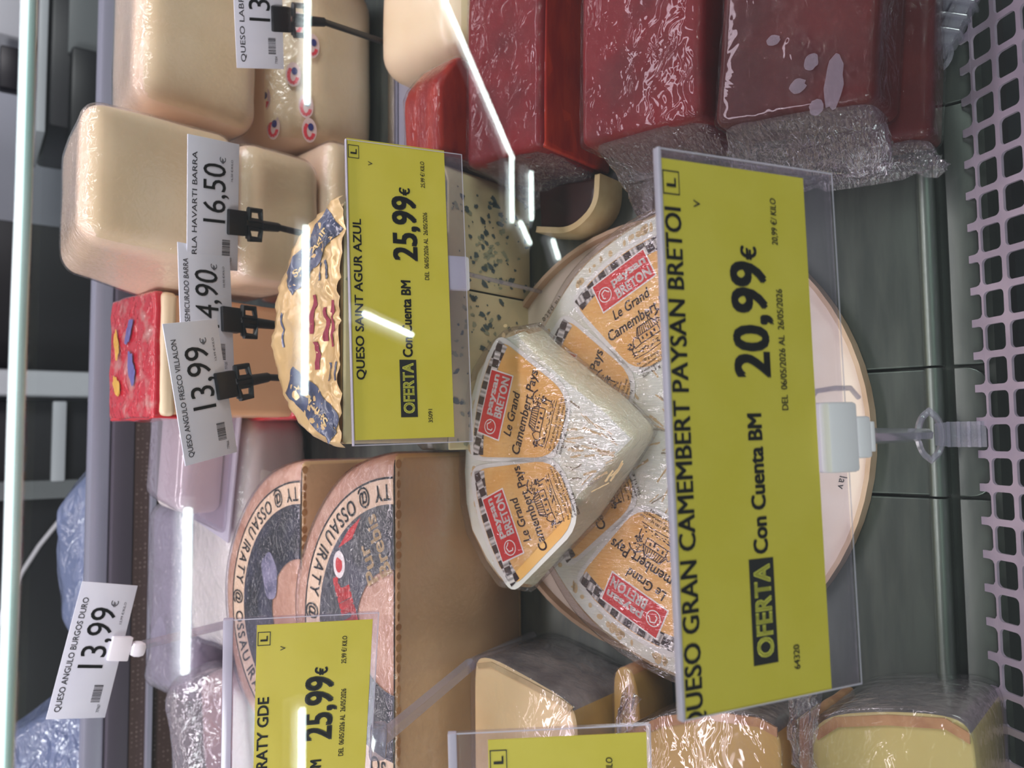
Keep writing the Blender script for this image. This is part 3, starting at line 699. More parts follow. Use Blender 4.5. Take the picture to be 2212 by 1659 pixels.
def agur_wedge(label, x0, x1, seed, rightround):
    t = thing('blue_cheese', label, 'blue cheese', deckmat((x0+x1)/2, .325, 0), 'blue veined wedges under the foil half wheel')
    h = (x1-x0)/2; out = [(-h, 0)]
    out += [(h-.018, 0), (h-.009, .003), (h-.003, .010), (h, .02), (h-.004, .06), (h-.04, .075)] if rightround else [(h, 0), (h, .075)]
    out += [(-h+.002, .072)] if rightround else [(-h+.03, .07), (-h, .03)]
    prism('paste', out, .0005, .0955, BLUEV, t, .0018, keep=lambda c, n: n.y < -.3)
    prism('rind', out, .0005, .0955, mat('grey_blue_rind', (120, 112, 92), .5, (70, 78, 76), 60, coat=.4), t, .0018, keep=lambda c, n: n.y >= -.3)
    flat('vein', vein_polys(-h+.004, h-.02 if rightround else h-.004, .004, .092, 80, seed), VEIN1, t, 0, MF(-.0004))
    flat('vein', vein_polys(-h+.004, h-.02 if rightround else h-.004, .004, .092, 60, seed+5), VEIN2, t, 0, MF(-.0003))
agur_wedge('blue veined wedge with rounded rind corner beside the red paste blocks', .1105, .207, 11, True)
agur_wedge('blue veined wedge under the foil top, behind the white wrapped wedge', -.010, .1095, 21, False)

def lerp(a, b, t): return a+(b-a)*t
def roundpoly(P, r, k=5):
    out = []; n = len(P)
    for i in range(n):
        p0, p1, p2 = Vector(P[i-1]), Vector(P[i]), Vector(P[(i+1) % n]); q = r[i] if isinstance(r, (list, tuple)) else r
        a = p1+(p0-p1).normalized()*min(q, (p0-p1).length*.49); b = p1+(p2-p1).normalized()*min(q, (p2-p1).length*.49)
        for j in range(k+1):
            t = j/k; out.append(tuple(a*(1-t)**2+p1*2*t*(1-t)+b*t*t))
    return out
# ------------------------------------------------------------------ labelled half wheels
def ossau(label, cx, s, r, h, front=True):
    rot = 0
    t = thing('half_wheel_cheese', label, 'cheese', deckmat(cx, s, 0, rot), 'labelled half wheels')
    out = halfdisc(r, .0, math.pi, 36, wob=.02, seed=cx*10)
    prism('paste', out, .0005, h, TANP, t, .004, keep=lambda c, n: n.y < -.6)
    prism('rind', out, .0005, h, RINDP, t, .009, keep=lambda c, n: n.y >= -.6)
    rnd = random.Random(3); P = []
    for i in range(34):
        x = -r*.93+1.86*r*i/33; P.append(oval(x, h-.0015, rnd.uniform(.0015, .0035), rnd.uniform(.001, .0028), n=9))
    flat('crust_edge', P, RINDB, t, 0, MF(-.0005))
    def sector(r0, r1, a0, a1, n=40):
        A = [(r1*math.cos(a0+(a1-a0)*i/n), r1*math.sin(a0+(a1-a0)*i/n)) for i in range(n+1)]
        B = [(r0*math.cos(a0+(a1-a0)*i/n), r0*math.sin(a0+(a1-a0)*i/n)) for i in range(n+1)]
        return [[A[i], A[i+1], B[i+1], B[i]] for i in range(n)]
    R1 = r*.86; lab = flat('label', sector(R1*.40, R1, .03, math.pi-.03), RINGL, t, h+.0006)
    flat('label_line', sector(R1*.985, R1, .03, math.pi-.03), INK, lab, .0002+h+.0006)
    d = flat('dark_print', sector(R1*.40, R1*.82, .03, math.pi-.03), NAVYL, lab, h+.0009)
    a = math.pi*.985
    arc_text('ring_lettering', 'TY @ OSSAU IRATY @ OSSAU IRATY @ OSSAU IRATY @ OSSAU', R1*.95, .05, .0112, INK, lab, h+.0011, 1.0, True, .012, squash=.78, amax=math.pi-.16)
    if not front: flat('pale_print', [roundpoly([(.004, .050), (.034, .060), (.046, .046), (.030, .034), (.006, .036)], .006)], mat('pale_print_paper', (150, 146, 172), .45, (96, 94, 122), 60, coat=.5), d, h+.0012)
    if front:
        V, F = text_data('our', -.040, .026, 0, .022, .06); c, s2_ = math.cos(.42), math.sin(.42)
        meshobj('red_word', [(.012+c*x-s2_*y, .046+s2_*x+c*y, h+.0012) for x, y, z in V], F, REDL, d)
        V, F = text_data('Pur', -.014, .014, 0, .012, .02); V2, F2 = text_data('Brebis', -.014, .030, -.016, .012, .02); V, F = joinm([(V, F), (V2, F2)])
        meshobj('script_words', [(.046+.90*x-.43*y, .024+.43*x+.90*y, h+.0012) for x, y, z in V], F, GOLDINK, d)
        flat('red_emblem', [oval(.040, .063, .010, .007)], WHINK, d, h+.0012); flat('emblem_mark', [oval(.040, .063, .006, .004, .5, 5.2)], REDL, d, h+.0014)
        flat('pattern_corner', [[(.052, .064), (.066, .052), (.076, .038), (.060, .048)]], REDL, d, h+.0012)
    e = .0012
    prism('film', halfdisc(r+e, 0, math.pi, 36, 0, -e*.9, .02, cx*10), .001, h+.0022, FILM, t, .009)
    return t
ossau('front half wheel cheese, cut face to the glass, dark ringed label on top', -.1335, .337, .1235, .1345)
ossau('rear half wheel cheese behind the other one, dark ringed label on top', -.1400, .468, .1225, .121, False)
# ------------------------------------------------------------------ round tray and white mould cheese
pl = thing('round_tray', 'cream round cardboard tray with tan rim under the half white cheese', 'tray', deckmat(0, .215, .0004))
PR = .1545
prism('base', oval(0, 0, PR-.002, PR-.002, n=64), 0, .004, CARDB, pl, .0)
V, F = [], []
for i in range(72):
    a = 2*math.pi*i/72
    for r, z in ((PR-.0035, .004), (PR-.0028, .0105), (PR, .0108), (PR+.0005, .001)): V.append((r*math.cos(a), r*math.sin(a), z))
for i in range(72):
    for k in range(4): F.append((i*4+k, i*4+(k+1) % 4, ((i+1) % 72)*4+(k+1) % 4, ((i+1) % 72)*4+k))
meshobj('rim', V, F, CARDR, pl, .8)
arc_text('rim_lettering', 'ermisé (la pâte molle au lait thermisé (la', PR*.865, .42, .0052, INK, pl, .0043, 1.0, True)
arc_text('rim_lettering', 'RT', PR*.80, 1.05, .014, INK, pl, .0043, 1.0, True)
arc_text('rim_lettering', 'tore . lav', PR*.88, -1.62, .0045, INK, pl, .0043)
flat('signature', [[(-.055+x, -.115+y) for x, y in q] for q in ([(0, 0), (.012, .003), (.012, .0036), (0, .0008)], [(.003, .004), (.016, .008), (.016, .0087), (.003, .0048)], [(.008, -.002), (.010, .010), (.0108, .010), (.0088, -.002)])], INK, pl, .0043)

GING = None
def gingham():
    global GING
    if GING: return GING
    m = mat('gingham_print', (232, 224, 220), .5, coat=.4, cbump=.5, cbscale=60); nt = m.node_tree; b = nt.nodes['Principled BSDF']
    tc = nt.nodes.new('ShaderNodeTexCoord'); ck = nt.nodes.new('ShaderNodeTexChecker'); ck.inputs['Scale'].default_value = 170
    ck.inputs['Color1'].default_value = (*lin((226, 216, 212)), 1); ck.inputs['Color2'].default_value = (*lin((58, 34, 40)), 1)
    wv = nt.nodes.new('ShaderNodeTexWave'); wv.inputs['Scale'].default_value = 90; mx = nt.nodes.new('ShaderNodeMix'); mx.data_type = 'RGBA'; mx.blend_type = 'MULTIPLY'; mx.inputs[0].default_value = .6
    nt.links.new(tc.outputs['Object'], ck.inputs['Vector']); nt.links.new(tc.outputs['Object'], wv.inputs['Vector'])
    nt.links.new(ck.outputs['Color'], mx.inputs[6]); nt.links.new(wv.outputs['Color'], mx.inputs[7]); nt.links.new(mx.outputs[2], b.inputs['Base Color']); GING = m; return m
def farmhouse(cx, cy, k, seed):
    """small line drawing: long house with roof, windows, two trees and a hedge"""
    rnd = random.Random(seed); P = []
    S = lambda pts, w=.8: P.extend(stroke([(cx+x*k, cy+y*k) for x, y in pts], w*k))
    S([(-9, 0), (9, 0), (9, 6), (-9, 6), (-9, 0)]); S([(-10, 6), (-7, 12), (7, 12), (10, 6)], 1.0)
    for i in range(9): S([(-8.5+i*2, 6.3), (-6.3+i*1.6, 11.6)], .7)
    for x in (-6, -2, 5): P.append([(cx+(x+a)*k, cy+(2+b)*k) for a, b in ((-.8, 0), (.8, 0), (.8, 2.4), (-.8, 2.4))])
    P.append([(cx+(1.6+a)*k, cy+b*k) for a, b in ((-.9, 0), (.9, 0), (.9, 3.8), (-.9, 3.8))])
    S([(-9, 0), (-15, -1), (-15, 4), (-12, 7), (-9, 4)]); S([(4, 12), (4, 14.5), (6, 14.5), (6, 12)])
    for tx, ty, tr in ((13, 9, 4.6), (-18, 2, 2.8), (16, 4, 2.5)):
        S([(tx, ty-tr), (tx, ty-tr-5)], 1.0)
        for i in range(22):
            a = rnd.uniform(0, 6.28); q = tr*math.sqrt(rnd.random()); P.append(oval(cx+(tx+q*math.cos(a))*k, cy+(ty+q*math.sin(a))*k, .75*k, .6*k, n=6))
    for i in range(46):
        x = rnd.uniform(-19, 17); y = -3-rnd.random()*3.6; P.append(oval(cx+x*k, cy+y*k, rnd.uniform(.5, 1.5)*k, .38*k, n=6))
    S([(10, 12), (14, 14.5), (18, 14), (21, 11)], 1.2); S([(-19, -7.5), (-8, -8.6), (6, -7.8), (18, -8.4)], .6)
    return P
FINE = [('Per 100 g: Energy 1285 kJ/310 kcal', 1), ('of which saturated 19 g, Carbohydrate 0,26 g', 1), ('of which sugars 0,2 g, Protein 18 g', .85), ('Salt 1,1 g', .4)]
def cheese_label(parent, cx, cy, ang, z, hw=math.radians(18.3), crop=None, seed=0, fine=FINE):
    """label patch on the wheel top: local y runs outwards from the wheel centre"""
    M = Matrix.Translation((cx, cy, z)) @ Matrix.Rotation(ang-math.pi/2, 4, 'Z')
    r0, r1 = .050, .1415; o = []
    for i in range(9): a = math.pi/2+hw-2*hw*i/8; o.append((r1*math.cos(a), r1*math.sin(a)))
    o = [(-r1*math.sin(hw), r1*math.cos(hw)*.985)]+[(r1*math.sin(hw*t), r1*math.cos(hw*t)) for t in (-.6, -.2, .2, .6)]+[(r1*math.sin(hw), r1*math.cos(hw)*.985), (r0*1.25*math.sin(hw)*1.1, r0*1.22), (-r0*1.25*math.sin(hw)*1.1, r0*1.22)]
    out = roundpoly(o, [.012, .001, .001, .001, .001, .012, .018, .018])
    lab = flat('paper_label', [out], ORANGE, parent, 0, M @ Matrix.Translation((0, -.0025, 0)))
    big = [(x*1.10, y+(.0035 if y > .10 else -.0035)) for x, y in out]
    flat('label_border', [big], mat('label_border_paper', (234, 230, 224), .5, coat=.4, cbump=.6, cbscale=60), lab, -.0003)
    g = [(r1*.995*math.sin(hw*t), r1*.995*math.cos(hw*t)) for t in [-.98+i*.196 for i in range(11)]]
    g2 = [(x*.93, y*.93) for x, y in g]
    flat('gingham_band', [[g[i], g[i+1], g2[i+1], g2[i]] for i in range(10)], gingham(), lab, .0002)
    j = random.Random(seed); lp = []
    flat('logo_border', [rect(-.0262, .0222, .1128, .1352)], WHINK, lab, .0003)
    lp = flat('logo_panel', [rect(-.0252, .0212, .1138, .1342)], REDL, lab, .0005)
    q = [(-.0185+.0052*math.cos(t), .1236+.0052*math.sin(t)) for t in [i*.42 for i in range(16)]]
    q2 = [(-.0185+(.0040-.0018*abs(math.sin(t*1.5)))*math.cos(t), .1236+(.0040-.0016*abs(math.cos(t*1.5)))*math.sin(t)) for t in [i*.5 for i in range(10)]]
    flat('logo_emblem', stroke(q, .0007)+stroke(q2, .0008), WHINK, lp, .0008)
    V1, F1 = text_data('paysan', -.0105, .0195, .1255, .0056, .03); V2, F2 = text_data('BRETON', -.0105, .0195, .1155, .0068, .03)
    V, F = joinm([(V1, F1), (V2, F2)]); meshobj('logo_lettering', [(x, y, .0008) for x, y, _ in V], F, WHINK, lp)
    V1, F1 = text_data('Le Grand', -.020, .011, .1035, .0068, .02, .15); V2, F2 = text_data('Camembert Pays', -.0305, .0305, .0922, .0072, .02, .1)
    V, F = joinm([(V1, F1), (V2, F2)]); meshobj('title_lettering', [(x, y, .0002) for x, y, _ in V], F, BRNINK, lab)
    flat('farmhouse_drawing', farmhouse(-.001, .0785, .00092, seed), BRNINK, lab, .0002)
    parts = []
    for i, (tx, w) in enumerate(fine): parts.append(text_data(tx, -.0185, -.0185+.037*w, .0665-.0031*i, .0018, .01))
    V, F = joinm(parts); meshobj('fine_print', [(x, y, .0002) for x, y, _ in V], F, BRNINK, lab)
    return lab
def cracks(n, r0, r1, a0, a1, seed, cx=0, cy=0):
    rnd = random.Random(seed); P = []
    for i in range(n):
        a = rnd.uniform(a0, a1); r = rnd.uniform(r0, r1); l = rnd.uniform(.006, .016); w = rnd.uniform(.0004, .0011); t = a+rnd.uniform(-.35, .35)
        x, y = cx+r*math.cos(a), cy+r*math.sin(a); o = []
        for k in range(7): o.append((x+l*(k/6-.5)*math.cos(t)-w*math.sin(t)*(.4+rnd.random()), y+l*(k/6-.5)*math.sin(t)+w*math.cos(t)*(.4+rnd.random())))
        for k in range(6, -1, -1): o.append((x+l*(k/6-.5)*math.cos(t)+w*.7*math.sin(t)*(.3+rnd.random()), y+l*(k/6-.5)*math.sin(t)-w*.7*math.cos(t)*(.3+rnd.random())))
        P.append(o)
    return P
CRK = mat('tan_crack', (214, 184, 138), .6); CRK2 = mat('dark_crack', (160, 146, 124), .6)
CR = .1565; CS = .155
cm = thing('half_white_cheese', 'white mould half wheel with orange labels lying on the round tray', 'cheese', deckmat(-.003, CS, .0048))
out = halfdisc(CR, math.radians(-8), math.radians(188), 60, wob=.012, seed=4)
hc = .0345
prism('rind_top', out, 0, hc, MOULD, cm, .009, keep=lambda c, n: n.z > .9)
prism('rind_side', out, 0, hc, TANR, cm, .009, keep=lambda c, n: n.z <= .9 and c.y > -.0165)
prism('cut_face', out, 0, hc, CREAMP, cm, .009, keep=lambda c, n: n.z <= .9 and c.y <= -.0165)
for i, dg in enumerate((26, 68.7, 111.3, 154)): cheese_label(cm, 0, 0, math.radians(dg), hc+.0008, seed=i)
flat('rind_crack', cracks(40, .012, .060, .1, 3.05, 5), CRK, cm, hc+.0003); flat('rind_crack', cracks(14, .01, .06, 0, 3.1, 6), CRK2, cm, hc+.0004)
rnd = random.Random(8); P = []
for i in range(70):
    a = rnd.uniform(-.05, 3.2); r = CR-.0118+.002*rnd.random(); P.append(oval(r*math.cos(a), r*math.sin(a), rnd.uniform(.001, .0045), rnd.uniform(.001, .003), n=8))
flat('rind_blotch', P, CRK, cm, hc+.0002)
fo = halfdisc(CR+.002, math.radians(-7), math.radians(187), 60, wob=.02, seed=5)
prism('film', fo, .001, hc+.0030, FILMS, cm, .007)

wd = thing('white_cheese_wedge', 'film wrapped white cheese wedge with two orange labels lying on the half wheel', 'cheese', deckmat(0, 0, .0405))
top = [(-.003, .1785), (.018, .203), (.040, .234), (.060, .260), (.0755, .277), (.0735, .289), (.062, .307), (.048, .319), (.028, .327), (.002, .3315), (-.026, .3335), (-.050, .332), (-.070, .326), (-.090, .311), (-.1065, .294), (-.084, .270), (-.055, .238), (-.028, .209)]
bot = [(.004, .183), (.026, .206), (.047, .236), (.068, .264), (.084, .281), (.080, .292), (.066, .311), (.050, .325), (.028, .332), (.002, .3365), (-.026, .3385), (-.052, .337), (-.074, .332), (-.098, .322), (-.1155, .292), (-.088, .263), (-.056, .228), (-.024, .203)]
hw_ = .0345
WC = (-.012, .181)
isarc = lambda c: (Vector((c.x, c.y))-Vector(WC)).length > .128
prism('rind_top', bot, 0, hw_, MOULD, wd, .0075, keep=lambda c, n: n.z > .93, top=top)
prism('rind_side', bot, 0, hw_, TANR, wd, .0075, keep=lambda c, n: n.z <= .93 and isarc(c), top=top)
prism('cut_face', bot, 0, hw_, CREAMP, wd, .0075, keep=lambda c, n: n.z <= .93 and not isarc(c), top=top)
for i, dg in enumerate((72.5, 114.0)): cheese_label(wd, WC[0], WC[1], math.radians(dg), hw_+.0008, seed=i+10)
flat('rind_crack', cracks(26, .016, .054, .95, 2.25, 15, *WC), CRK, wd, hw_+.0003); flat('rind_crack', cracks(9, .01, .06, .9, 2.2, 16, *WC), CRK2, wd, hw_+.0004)
P = []
for i in range(60):
    a = rnd.uniform(.85, 2.3); r = .138+.004*rnd.random(); P.append(oval(WC[0]+r*math.cos(a)*.97, WC[1]+r*math.sin(a), rnd.uniform(.001, .004), rnd.uniform(.001, .0028), n=8))
flat('rind_blotch', P, CRK, wd, hw_+.0002)
cc = Vector((-.012, .27)); gr = lambda pts, e: [tuple(Vector(p)+(Vector(p)-cc).normalized()*e) for p in pts]
prism('film', gr(bot, .0018), .0005, hw_+.0034, FILMS, wd, .005, top=gr(top, .0018))

# ------------------------------------------------------------------ red fruit paste blocks in film (right)
def tail(name, parent, x0, y0, y1, z0, z1, length, ydir=0.0, zend=.004, seed=0, flare=.15, m=None):
    """gathered end of a film bag: from the block end to a flat crumpled lip"""
    V, F = [], []; nu, nv = 12, 28; cy, cz, hy, hz = (y0+y1)/2, (z0+z1)/2, (y1-y0)/2, (z1-z0)/2
    for i in range(nu+1):
        u = i/nu
        for j in range(nv):
            a = 2*math.pi*j/nv; c, s = math.cos(a), math.sin(a); e = .5
            bx = math.copysign(abs(c)**e, c); bz = math.copysign(abs(s)**e, s)
            k = (1-u)**1.3
            y = cy+bx*hy*(1+flare*u)+ydir*u; z = lerp(cz, z0+zend, u**.7)+bz*lerp(.0012, hz, k)
            w = noise.noise_vector(Vector((u*9+seed, bx*4, bz*3+seed)))*(.0008+.0042*u)
            V.append((x0-length*u+w.x*1.6, y+w.y, max(z0+.0004, z+w.z)))
    for i in range(nu):
        for j in range(nv): F.append((i*nv+j, i*nv+(j+1) % nv, (i+1)*nv+(j+1) % nv, (i+1)*nv+j))
    return meshobj(name, V, F, m or FILMW, parent, 2.5)
BUBBLE = clear('film_bubble', (215, 205, 215), haze=.30, hazecol=(190, 170, 190), rough=.2, refl=.06)
def paste(label, x0, x1, s0, s1, h0, h1, m, seed, tl=.03, rz=0, tdir=0, front=None, deform=None, r=.006, bubbles=()):
    t = thing('fruit_paste_block', label, 'fruit paste', deckmat(x0, s0, h0, rz), 'film wrapped dark red paste blocks')
    D = (0, x1-x0, 0, s1-s0, .0003, h1-h0)
    rbox('paste', D, r, m, t, 16, .0010, 40, seed, deform)
    if front: rbox('front_edge', (.001, x1-x0, -.0008, .004, .002, h1-h0-.004), .002, front, t, 8)
    rbox('film', (-.0015, D[1]+.001, -.0012, D[3]+.0012, .0004, D[5]+.0014), r, clear('paste_film', (250, 246, 250), haze=.004, hazecol=(225, 190, 215), rough=.05, refl=.022, bump=.8, bscale=60, stretch=(1, 3.0, 1), dist=.003, distort=1.8), t, 16, .0012, 45, seed+1, deform)
    for q, (bx, by, ba, bb) in enumerate(bubbles):
        V, F = [(bx+ba*math.cos(i*.35)*(1+.25*noise.noise(Vector((q*7+math.cos(i*.35)*2, math.sin(i*.35)*2, q)))), by+bb*math.sin(i*.35)*(1+.25*noise.noise(Vector((q*5+math.cos(i*.35)*2, math.sin(i*.35)*2, q)))), h1-h0+.0019) for i in range(18)], [tuple(range(18))]
        meshobj('film_bubble', V, F, BUBBLE, t)
    if tl: tail('film_end', t, .0, .002, D[3]-.002, .0006, D[5]*.97, tl, tdir, .006, seed)
    return t
paste('brown-red paste block with film bubbles, lying on a thinner block', .170, .40, .033, .1225, .0330, .0785, QBRN, 31, .026, -.10, .004, bubbles=((.0135, .0395, .0042, .0046), (.025, .033, .0045, .0040), (.012, .020, .0150, .0050), (.0, .0285, .0045, .004), (.042, .055, .003, .004)))
paste('thin brown-red paste block lying under the front dark red block', .160, .40, .0185, .100, .0003, .0325, QBRN, 32, .012, -.07, 0)
paste('dark red paste block with crinkled film between two other paste blocks', .187, .42, .1270, .2160, .0003, .0815, QRED, 33, .036, -.03, -.006)
paste('red paste block with bright orange front edge', .197, .42, .2450, .3180, .0003, .0850, QRED, 34, .014, -.02, 0, front=QORG)
paste('short orange-red paste piece with slanted end behind the other blocks', .209, .292, .3235, .3640, .0003, .1020, QORG, 35, .008, .04, 0, deform=lambda p: (p.x, p.y+.05*max(0, p.z-.05), p.z-.8*max(0, p.x-.055)*(p.z/.102)))
mp_ = thing('dark_meat_piece', 'dark brown piece with cream rind beside the tray and the red blocks', 'cheese', deckmat(.158, .240, .0003))
out = roundpoly([(.0, .052), (-.006, .022), (.008, .0), (.030, -.002), (.034, .054)], [.004, .012, .014, .004, .004])
prism('flesh', out, 0, .028, MEATD, mp_, .003)
V, F = [], []
arc = [Vector((x, y, 0)) for x, y in roundpoly([(-.001, .056), (-.0085, .021), (.006, -.0035), (.032, -.0055)], [.001, .013, .015, .001])][3:-3]
for i, p in enumerate(arc):
    d = (arc[min(i+1, len(arc)-1)]-arc[max(i-1, 0)]).normalized(); n_ = Vector((-d.y, d.x, 0))
    for z, w in ((0, 0), (.030, 0), (.030, .0045), (0, .0045)): V.append(p+n_*w+Vector((0, 0, z)))
for i in range(len(arc)-1):
    for k in range(4): F.append((i*4+k, i*4+(k+1) % 4, (i+1)*4+(k+1) % 4, (i+1)*4+k))
meshobj('rind', V, F, FATR, mp_, .8)

# ------------------------------------------------------------------ top right: round cheese, brown cheese
rc = thing('round_cheese', 'pale round-edged cheese behind the orange-red paste piece', 'cheese', deckmat(.372, .400, .0003))
rbox('rind', (-.062, .09, -.055, .05, 0, .066), .026, PALER, rc, 14, .001, 22, 41, keep=lambda c, n: n.y > -.8)
rbox('paste', (-.062, .09, -.055, .05, 0, .066), .026, PALE, rc, 14, .001, 22, 41, keep=lambda c, n: n.y <= -.8)
bc = thing('brown_cheese', 'tan-brown cheese end cut by the photo edge beside the long black stem', 'cheese', deckmat(.50, .485, .0003))
rbox('rind', (-.035, .08, -.03, .05, 0, .10), .022, mat('tan_brown_rind', (196, 146, 98), .5, (180, 128, 82), 30, coat=.4), bc, 12, .001, 22, 42)
ol = thing('orange_card', 'tip of an orange card beside the black clip of the cut-off white label', 'card', pose((.4247, .749, 1.1224), (.8539, -.4817, .1972), (-.2559, -.0585, .9649), .9))
box('card', .030, .075, 0, .001, -.075, -.038, mat('orange_card', (236, 128, 30), .5), ol)
tube('stem', [(.05, .0, -.075), ol.matrix_world.inverted() @ dk(.452, .45, .0004)], .0022, BLACKPL, ol, 6)
sb = thing('steel_divider', 'low bright steel divider strip lying behind the red blocks', 'divider', deckmat(0, 0, 0))
box('strip', .268, .62, .488, .4975, .0003, .008, STEELB, sb, .001)
box('plate', .268, .62, .462, .4875, .0003, .003, LEDGE, sb, .001)

# ------------------------------------------------------------------ clear holder clip at the right front corner
cl = thing('clear_clip', 'empty clear plastic sign clip lying between the air grille and thin paste block', 'sign clip', deckmat(.222, .014, .0004, -.5))
box('clip_jaw', -.004, .030, -.007, .004, .0, .012, CLIPCLEAR, cl, .002)
box('clip_jaw', -.012, .032, .005, .012, .0, .010, CLIPCLEAR, cl, .002)
tube('pin', [(-.010, -.002, .005), (.04, -.001, .010)], .0035, CLIPCLEAR, cl, 8)
V, F = tube_data([(-.010+.008*math.cos(i*.4), -.001+.006*math.sin(i*.4), .005) for i in range(17)], .0016, 6); meshobj('loop', V, F, CLIPCLEAR, cl, .9)
for i in range(3): box('rib', .002+.008*i, .0045+.008*i, -.0085, .013, .0, .0135, CLIPCLEAR, cl, .0008)

# ------------------------------------------------------------------ cut wedges at the left front
def wedge(label, poly, h, mtop, mfront, mside, seed, side=lambda n: n.x > .45, film=.003, tailp=None, crust=RINDB, h0=.0004):
    poly = roundpoly(poly, .012, 4)
    t = thing('cheese_wedge', label, 'cheese', deckmat(0, 0, h0), 'film wrapped cut wedges')
    prism('cut_top', poly, 0, h, mtop, t, .0035, keep=lambda c, n: n.z > .6)
    prism('cut_side', poly, 0, h, mfront, t, .0035, keep=lambda c, n: n.z <= .6 and not side(n))
    prism('rind', poly, 0, h, mside, t, .0035, keep=lambda c, n: n.z <= .6 and side(n))
    pts = [p for p in poly]
    cx = sum(p[0] for p in poly)/len(poly); cy = sum(p[1] for p in poly)/len(poly)
    fo = [tuple(Vector(p)+(Vector(p)-Vector((cx, cy))).normalized()*film) for p in poly]
    prism('film', fo, .0005, h+.0022, FILMK, t, .0045)
    return t
l1 = wedge('cream wedge with dark grey rind side in film, behind the cut-off yellow sign', [(-.30, .225), (-.193, .226), (-.176, .2285), (-.170, .240), (-.163, .268), (-.156, .300), (-.158, .3155), (-.172, .318), (-.30, .318)], .0785, LPALE, LTAN, GREYR, 51)
prism('crust_edge', [(-.1745, .2285), (-.1705, .240), (-.1645, .268), (-.1585, .300), (-.162, .314), (-.165, .312), (-.162, .300), (-.168, .268), (-.174, .242), (-.178, .232)], .0783, .0796, FATR, l1)
l2 = wedge('golden wedge with brown rind edge under the OFERTA end of the big sign', [(-.36, .098), (-.178, .0975), (-.163, .098), (-.158, .110), (-.161, .140), (-.171, .172), (-.185, .196), (-.36, .197)], .066, LTAN, LTAN, GREYR, 52)
prism('crust_edge', [(-.161, .099), (-.158, .110), (-.161, .140), (-.171, .172), (-.185, .195), (-.190, .195), (-.177, .171), (-.166, .140), (-.163, .110), (-.166, .099)], .0658, .0672, RINDB, l2)
l4 = wedge('narrow golden wedge squeezed between the grey-rind wedge and the next one', [(-.30, .2005), (-.172, .2005), (-.152, .206), (-.156, .2205), (-.30, .2215)], .045, LTAN, LTAN, RINDB, 55, film=.0005)
l3 = wedge('yellow-green wedge with brown rind edge touching the air grille', [(-.36, .002), (-.150, .002), (-.137, .004), (-.134, .014), (-.138, .040), (-.145, .066), (-.154, .0775), (-.170, .080), (-.36, .080)], .072, YGP, YGP, GREYR, 53)
prism('crust_edge', [(-.140, .004), (-.1355, .014), (-.1395, .040), (-.1465, .066), (-.156, .0765), (-.160, .0745), (-.151, .064), (-.1445, .040), (-.1405, .014), (-.145, .004)], .0718, .0732, RINDB, l3)
rbox('rear_rind', (-.225, -.150, .0775, .0845, .002, .0745), .003, RINDB, l3, 10, .001, 60, 54)
for par, x, s, sx, sy, h in ((l1, -.205, .221, .022, .006, .040), (l3, -.160, .083, .030, .010, .078), (l2, -.190, .199, .024, .008, .071)):
    V, F = [], []
    for i in range(17):
        for j in range(13):
            u, v = i/16*2-1, j/12*2-1; w = noise.noise_vector(Vector((u*3+x*40, v*3, 1)))
            V.append((x+u*sx+w.x*.006, s+v*sy+w.y*.004, h-.014*(u*u)-.018*v*v*(v > 0)+w.z*.006+.002))
    for i in range(16):
        for j in range(12): a = i*13+j; F.append((a, a+1, a+14, a+13))
    meshobj('film_gather', V, F, FILMW, par, 2.5)

# ------------------------------------------------------------------ service side, out of focus
def bg(name, label, cat, parts, M=None):
    t = thing(name, label, cat, M or Matrix.Identity(4))
    for nm, d, m, b in parts: box(nm, *d, m, t, b)
    return t
NAV = mat('dark_navy_panel', (13, 14, 20), .4, (18, 20, 28), 4); GRP = mat('grey_panel', (118, 122, 124), .45); STL = mat('service_steel', (206, 210, 216), .4); CHAR = mat('charcoal', (26, 26, 34), .4)
bg('oven_cabinet', 'dark cabinet front with a bar handle behind the white cable', 'cabinet', [('door_panel', (-.75, .098, 2.24, 2.6, 0, 1.9), NAV, .006), ('frame_post', (-.141, -.097, 2.205, 2.238, 0, 1.9), GRP, .003), ('handle_bar', (-.10, .095, 2.20, 2.225, 1.135, 1.165), STL, .004), ('plinth', (-.75, .098, 2.2, 2.239, 0, .10), CHAR, .004)])
bg('steel_post', 'pale steel post rising behind the counter', 'post', [('shaft', (.105, .168, 2.18, 2.235, 0, 1.9), STL, .012), ('base', (.08, .19, 2.16, 2.255, 0, .03), STL, .004)])
bg('dark_partition', 'black panel between the steel post and the grey wall', 'partition', [('panel', (.176, .548, 2.3, 2.36, 0, 1.9), NAV, .004), ('skirt', (.176, .548, 2.285, 2.299, 0, .12), CHAR, .003)])
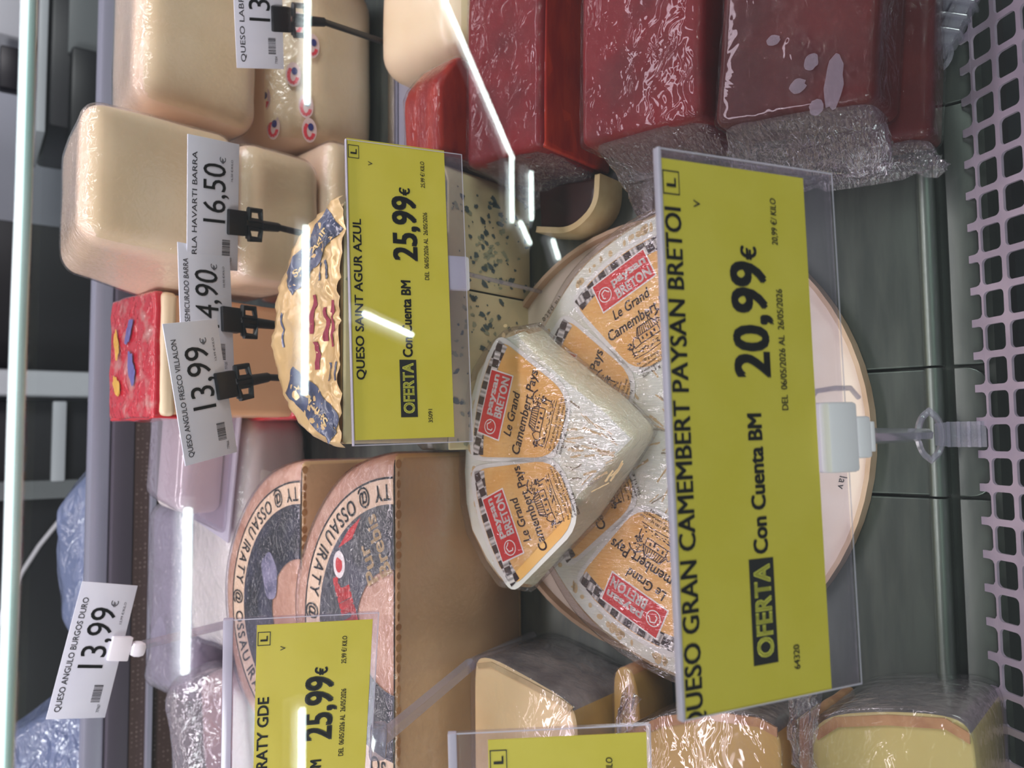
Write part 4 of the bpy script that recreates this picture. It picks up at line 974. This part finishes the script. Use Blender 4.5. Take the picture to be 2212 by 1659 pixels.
bg('service_table', 'steel work table carrying dark machines behind the counter', 'table', [('table_top', (.58, 1.9, 1.95, 2.6, .98, 1.02), STL, .006), ('apron', (.60, 1.88, 1.97, 1.99, .90, .98), STL, .003), ('leg', (.62, .66, 2.0, 2.04, 0, .98), STL, 0), ('leg', (1.8, 1.84, 2.0, 2.04, 0, .98), STL, 0)])
bg('weighing_machine', 'dark machine with grey side panel behind the large pale cheese block', 'machine', [('body', (.74, 1.12, 2.10, 2.45, 1.021, 1.20), CHAR, .01), ('side_panel', (.92, 1.15, 2.085, 2.099, 1.10, 1.165), GRP, .004), ('front_ramp', (.70, .93, 2.06, 2.15, 1.05, 1.16), NAV, .01), ('top_tray', (.72, 1.2, 2.10, 2.4, 1.205, 1.225), STL, .004), ('display', (.80, .90, 2.08, 2.12, 1.24, 1.30), CHAR, .006), ('head', (.93, 1.16, 2.1, 2.3, 1.226, 1.34), STL, .02)])
cbm = thing('white_cable', 'white cable hanging before the dark cabinet', 'cable', Matrix.Identity(4))
tube('cord', [(-.37+.06*i, 2.19+.01*math.sin(i), 1.245-.022*i-.004*i*i) for i in range(-1, 6)], .0055, WHITEPL, cbm, 8)
BAG = clear('bag_plastic', (190, 202, 232), haze=.55, hazecol=(158, 170, 212), rough=.12, refl=.14, bump=.9, bscale=30, stretch=(1, 1, 2), dist=.01)
def bag(label, x, s, h, sx, sy, sz, seed):
    t = thing('plastic_bag', label, 'bag', Matrix.Translation((x, s, h)))
    rbox('bag_body', (-sx, sx, -sy, sy, 0, sz), min(sx, sy, sz)*.45, BAG, t, 18, .012, 13, seed, deform=lambda p: (p.x*(1-.45*p.z/sz), p.y*(1-.7*p.z/sz), p.z))
    rbox('contents', (-sx*.8, sx*.8, -sy*.6, sy*.6, .001, sz*.55), min(sx, sy, sz)*.3, mat('bag_contents', (150, 160, 196), .6, (120, 130, 160), 20), t, 10, .008, 14, seed+1, deform=lambda p: (p.x*(1-.45*p.z/sz), p.y*(1-.7*p.z/sz), p.z))
bag('flat bluish bag on the rear worktop by the white cable', -.165, 1.245, 1.1805, .150, .05, .052, 61)
bag('larger crumpled clear plastic bag behind the upright white 13,99 label, in the corner', -.465, 1.245, 1.1805, .140, .06, .125, 62)
